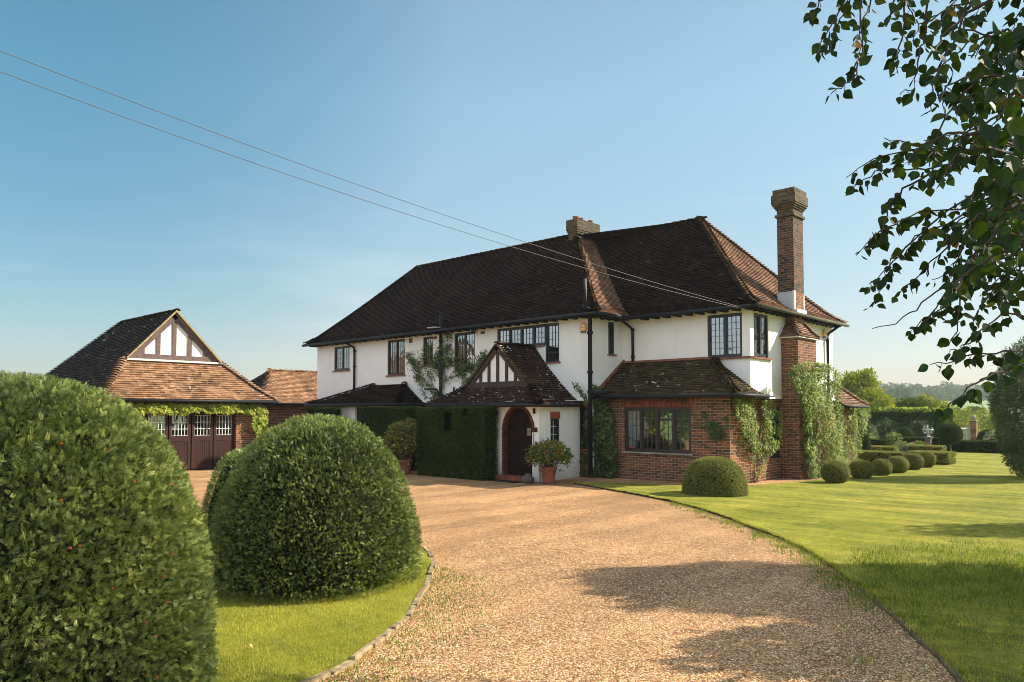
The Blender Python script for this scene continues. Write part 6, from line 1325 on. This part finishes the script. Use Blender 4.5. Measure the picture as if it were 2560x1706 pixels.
# ================================================================== BIRCH AT THE RIGHT
def birch():
    rng = np.random.default_rng(161); root = empty('birch_tree'); mb = MB(); tw = MB()
    base = at(3350, 1034, 4.2)*[1, 1, 0]; 
    mb.tube([base, base+[.03, 0, 2.2], base+[-.05, .05, 4.5], base+[0, .1, 7.5]], [.16, .13, .10, .04], 12)
    hubs = {}
    for (px, py, d) in ((2700, -60, 3.0), (2680, 200, 2.8), (2690, 420, 2.9), (2700, 640, 3.0), (2720, 860, 2.6)):
        h = at(px, py, d); hubs[py] = h; s = base+[0, .03, max(2.6, h[2]+.25)]; mb.tube([s, (s+h)/2+[0, 0, .12], h], [.045, .03, .014], 7)
    mb.build('trunk', M['bark'], root, True)
    T = [(2.9, [(2130, -60), (2100, 20), (2062, 90), (2040, 140)]), (3.0, [(2110, -60), (2060, -10), (2038, 30), (2025, 42)]), (2.8, [(2160, -60), (2150, 60), (2155, 130), (2140, 190), (2100, 220), (2078, 235)]), (3.1, [(2190, -60), (2170, 20), (2150, 90), (2150, 150)]),
         (3.0, [(2140, -60), (2120, 10), (2090, 70), (2075, 130)]), (2.6, [(2270, -60), (2262, 60), (2250, 120), (2243, 145), (2245, 185)]), (2.7, [(2325, -60), (2310, 80), (2305, 120), (2290, 175), (2285, 220), (2250, 235)]), (2.5, [(2430, -60), (2400, 80), (2350, 165), (2335, 200), (2330, 235), (2315, 285)]),
         (3.0, [(2480, 90), (2410, 72), (2350, 55), (2320, 46)]), (2.7, [(2260, -60), (2235, 10), (2225, 50), (2215, 60)]), (2.9, [(2240, -60), (2275, 20), (2290, 60)]), (2.8, [(2520, 440), (2430, 385), (2330, 365), (2260, 355), (2210, 345)]),
         (3.0, [(2500, 420), (2400, 392), (2300, 372), (2220, 385), (2160, 408), (2115, 445)]), (3.1, [(2400, 400), (2320, 425), (2240, 420), (2190, 430), (2150, 458), (2112, 482)]), (2.9, [(2500, 480), (2400, 522), (2300, 530), (2230, 560), (2185, 590), (2140, 640)]),
         (3.2, [(2480, 490), (2370, 560), (2290, 590), (2230, 650), (2190, 700), (2165, 722)]), (3.0, [(2460, 470), (2330, 560), (2260, 620), (2215, 670), (2210, 710), (2180, 770)]), (3.0, [(2330, 430), (2260, 475), (2225, 505), (2205, 560), (2205, 600), (2180, 580)]),
         (2.8, [(2500, 600), (2430, 700), (2370, 760), (2330, 790), (2300, 815)]), (2.8, [(2480, 560), (2420, 680), (2400, 740), (2390, 830), (2372, 865)]), (2.6, [(2700, 640), (2610, 690), (2560, 712), (2520, 730), (2500, 742)]), (2.4, [(2720, 800), (2600, 790), (2510, 785), (2450, 830), (2410, 865), (2375, 875)]),
         (2.4, [(2720, 860), (2610, 850), (2510, 880), (2440, 885), (2390, 900), (2325, 912)]), (2.2, [(2720, 860), (2620, 890), (2510, 930), (2430, 965), (2380, 1010), (2345, 1045)]), (2.9, [(2440, 640), (2370, 720), (2320, 790), (2275, 830)]), (3.0, [(2420, 560), (2350, 640), (2290, 690), (2245, 740)]),
         (2.9, [(2540, 250), (2450, 260), (2400, 240), (2360, 215)]), (3.0, [(2560, 500), (2480, 540), (2420, 600), (2380, 680), (2330, 700)]), (2.9, [(2500, 100), (2460, 170), (2420, 190), (2400, 260)]), (3.1, [(2550, 330), (2480, 350), (2410, 330), (2350, 345), (2310, 352)])]
    for _ in range(78):
        x0, y0 = rng.uniform(2450, 2700), rng.uniform(-60, 640); L = rng.uniform(60, 200); an = rng.uniform(2.0, 3.3); x1, y1 = x0+L*math.cos(an), y0+L*abs(math.sin(an))+20
        if x1 < 2440 and y1 > 700: continue
        T.append((rng.uniform(1.7, 3.4), [(x0, y0), ((x0+x1)/2+rng.normal(0, 10), (y0+y1)/2-12), (x1, y1), (x1-15, y1+40)]))
    bare = [(2480, 560), (2400, 690), (2340, 730), (2290, 770), (2240, 810), (2180, 822)]
    lp, lx, lz, ls = [], [], [], []
    def addtwig(d, pts, leaves=True):
        P3 = [at(x, y, d+.05*math.sin(i*1.3)) for i, (x, y) in enumerate(pts)]; k = min(hubs, key=lambda k: abs(k-pts[0][1])); 
        if pts[0][0] > 2330 or pts[0][1] < 0: P3 = [hubs[k]]+P3
        # smooth
        Q = []; 
        for i in range(len(P3)-1):
            for t in (0, .33, .66): Q.append(lerp(P3[i], P3[i+1], t)+rng.normal(0, .004, 3))
        Q.append(P3[-1]); tw.tube(Q, [.0048-.0036*i/len(Q) for i in range(len(Q))], 5)
        if not leaves: return
        tot = 0; side = 1; st = 3 if len(P3) > len(pts) else 0
        for i in range(st, len(Q)-1):
            s = np.linalg.norm(Q[i+1]-Q[i]); nl = max(1, int(round(s/.017)))
            for j in range(nl):
                if rng.random() < .12: continue
                b = lerp(Q[i], Q[i+1], (j+rng.random())/nl); side = -side
                out = RT*side*rng.uniform(.1, 1)+np.array([0, 0, -1])*rng.uniform(.35, 1.2)+rng.normal(0, .35, 3); out /= np.linalg.norm(out)
                pet = b+out*.014; lp.append(pet); lx.append(out); nz = -FW*.75+rng.normal(0, .75, 3)+np.array([0, 0, .45]); lz.append(nz); ls.append(rng.uniform(.028, .051)*(1.0 if i < len(Q)-3 else .75))
                if j == 0: tw.tube([b, pet], .0008, 3)
    for d, pts in T: addtwig(d, pts)
    addtwig(2.7, bare, False)
    # a few leaves very near the lens side of the tree
    for _ in range(85):
        x, y = rng.uniform(2450, 2660), rng.uniform(60, 620); d = rng.uniform(1.6, 2.2); lp.append(at(x, y, d)); o = np.array([0, 0, -1])+rng.normal(0, .35, 3); lx.append(o/np.linalg.norm(o)); lz.append(-FW+rng.normal(0, .6, 3)); ls.append(rng.uniform(.040, .056))
    # upper crown, out of frame to the right: throws the dappled shade on the lawn
    n = 22000; d = rng.normal(size=(n, 3)); d /= np.linalg.norm(d, axis=1, keepdims=True); q = base+[.5, .6, 5.2]+d*(.3+.7*rng.random((n, 1))**.5)*np.array([2.5, 2.5, 3.0]); vv = q-CP; zz = vv@FW; xx = vv@RT
    px = CXP+FPX*xx/np.maximum(zz, .05); k = (zz > .2) & (px > 2680) & (fbm(q, 1.6, 3) > -.1); q = q[k]
    for v in q: lp.append(v); o = np.array([0, 0, -.6])+rng.normal(0, .6, 3); lx.append(o/np.linalg.norm(o)); lz.append(rng.normal(0, 1, 3)); ls.append(.07)
    lp, lx, lz, ls = map(np.array, (lp, lx, lz, ls)); Y = np.cross(lz, lx); Y /= np.linalg.norm(Y, axis=1, keepdims=True); Z = np.cross(lx, Y)
    scatter('leaves', M['birch'], T_leaf(.85), lp, lx, Y, Z, ls, root, rng.random(len(lp)))
    tw.build('twigs', M['twig'], root); tag(root, 'birch tree with drooping leafy twigs hanging into the upper right of the view', 'tree'); settle(root)
birch()
# a second tree out of frame on the right whose shade falls across drive and lawn
tree('lawn_tree', (3.2, 15.0), 3.0, [(-1.9, .4, 6.4, 1.0), (-.9, .9, 6.8, 1.2), (.4, 1.8, 6.6, 1.3), (1.6, 2.6, 6.8, 1.2), (2.8, 3.8, 6.4, 1.3), (-2.0, -4.0, 4.0, .75), (-.9, -3.5, 3.9, .85), (.4, -3.0, 4.0, .9), (-.6, -.4, 5.6, .8), (1.2, -.8, 5.4, .8), (3.9, 5.2, 6.0, 1.2), (1.6, -2.4, 3.9, .8)], M['tree'], 34000, .17, 'leafy tree standing outside the right edge of the view', seed=171)
tree('lawn_tree', (4.2, 21.6), 3.0, [(-2.4, -1.2, 5.4, .75), (-1.4, -.4, 5.6, .9), (-.4, .4, 5.5, .9), (.8, 1.2, 5.2, 1.0), (2.0, 1.8, 5.0, 1.0)], M['tree'], 7000, .15, 'second leafy tree outside the right edge, farther along the lawn', seed=172)
for i_, (x_, y_, lb_) in enumerate(((-22, -15, 'broad tree behind the viewer, nearest the drive'), (-31, -12, 'tall tree behind the viewer, left of the nearest'), (-39, -15, 'rounded tree far behind the viewer on the left'), (-47, -8, 'outermost tree of the screen behind the viewer'))):
    tree('boundary_tree', (x_, y_), 2.2, [(0, 0, 4.2, 2.4), (-2.2, .4, 3.2, 2.0), (2.3, -.3, 3.3, 2.1), (.5, .8, 2.2, 2.2), (-1.4, -.5, 2.0, 2.0), (.4, 0, 5.8, 1.5)], M['tree'], 5200, .42, lb_, group='boundary trees behind the viewer', seed=180+i_)
# ================================================================== OVERHEAD CABLES
def cable(px0, py0, d0, px1, py1, d1, sag, label):
    a, b = at(px0, py0, d0), at(px1, py1, d1); pts = []
    for k in range(41): t = k/40; q = lerp(a, b, t); q[2] -= 4*sag*t*(1-t); pts.append(q)
    mb = MB(); mb.tube(pts, .010, 5); tag(mb.build('overhead_cable', M['cable']), label, 'cable', 'overhead cables running to the house')
E_ = (-9.75, 19.92, 4.86)
def cable2(px0, py0, d0, sag, dz, label):
    a = at(px0, py0, d0); b = np.array(E_)+[0, 0, dz]; pts = []
    for k in range(61): t = k/60; q = lerp(a, b, t); q[2] -= 4*sag*t*(1-t); pts.append(q)
    mb = MB(); mb.tube(pts, .0062, 5); tag(mb.build('overhead_cable', M['cable']), label, 'cable', 'overhead cables running to the house')
cable2(-500, -70, 11.0, .30, .03, 'upper of the two overhead cables reaching the roof corner'); cable2(-500, -10, 11.0, .36, 0, 'lower of the two overhead cables reaching the roof corner')
# ================================================================== HAZE
mb = MB(); mb.box((-720, -60, -13), (420, 800, 60)); hz = mb.build('haze', mat('haze_air')[0]); hz['kind'] = 'stuff'
m = hz.data.materials[0]; n, l = m.node_tree.nodes, m.node_tree.links; v = n.new('ShaderNodeVolumePrincipled'); v.inputs['Color'].default_value = (0.80, 0.90, 1.0, 1); v.inputs['Density'].default_value = 0.00032; v.inputs['Anisotropy'].default_value = 0.2
o = n.new('ShaderNodeOutputMaterial'); l.new(v.outputs[0], o.inputs['Volume'])
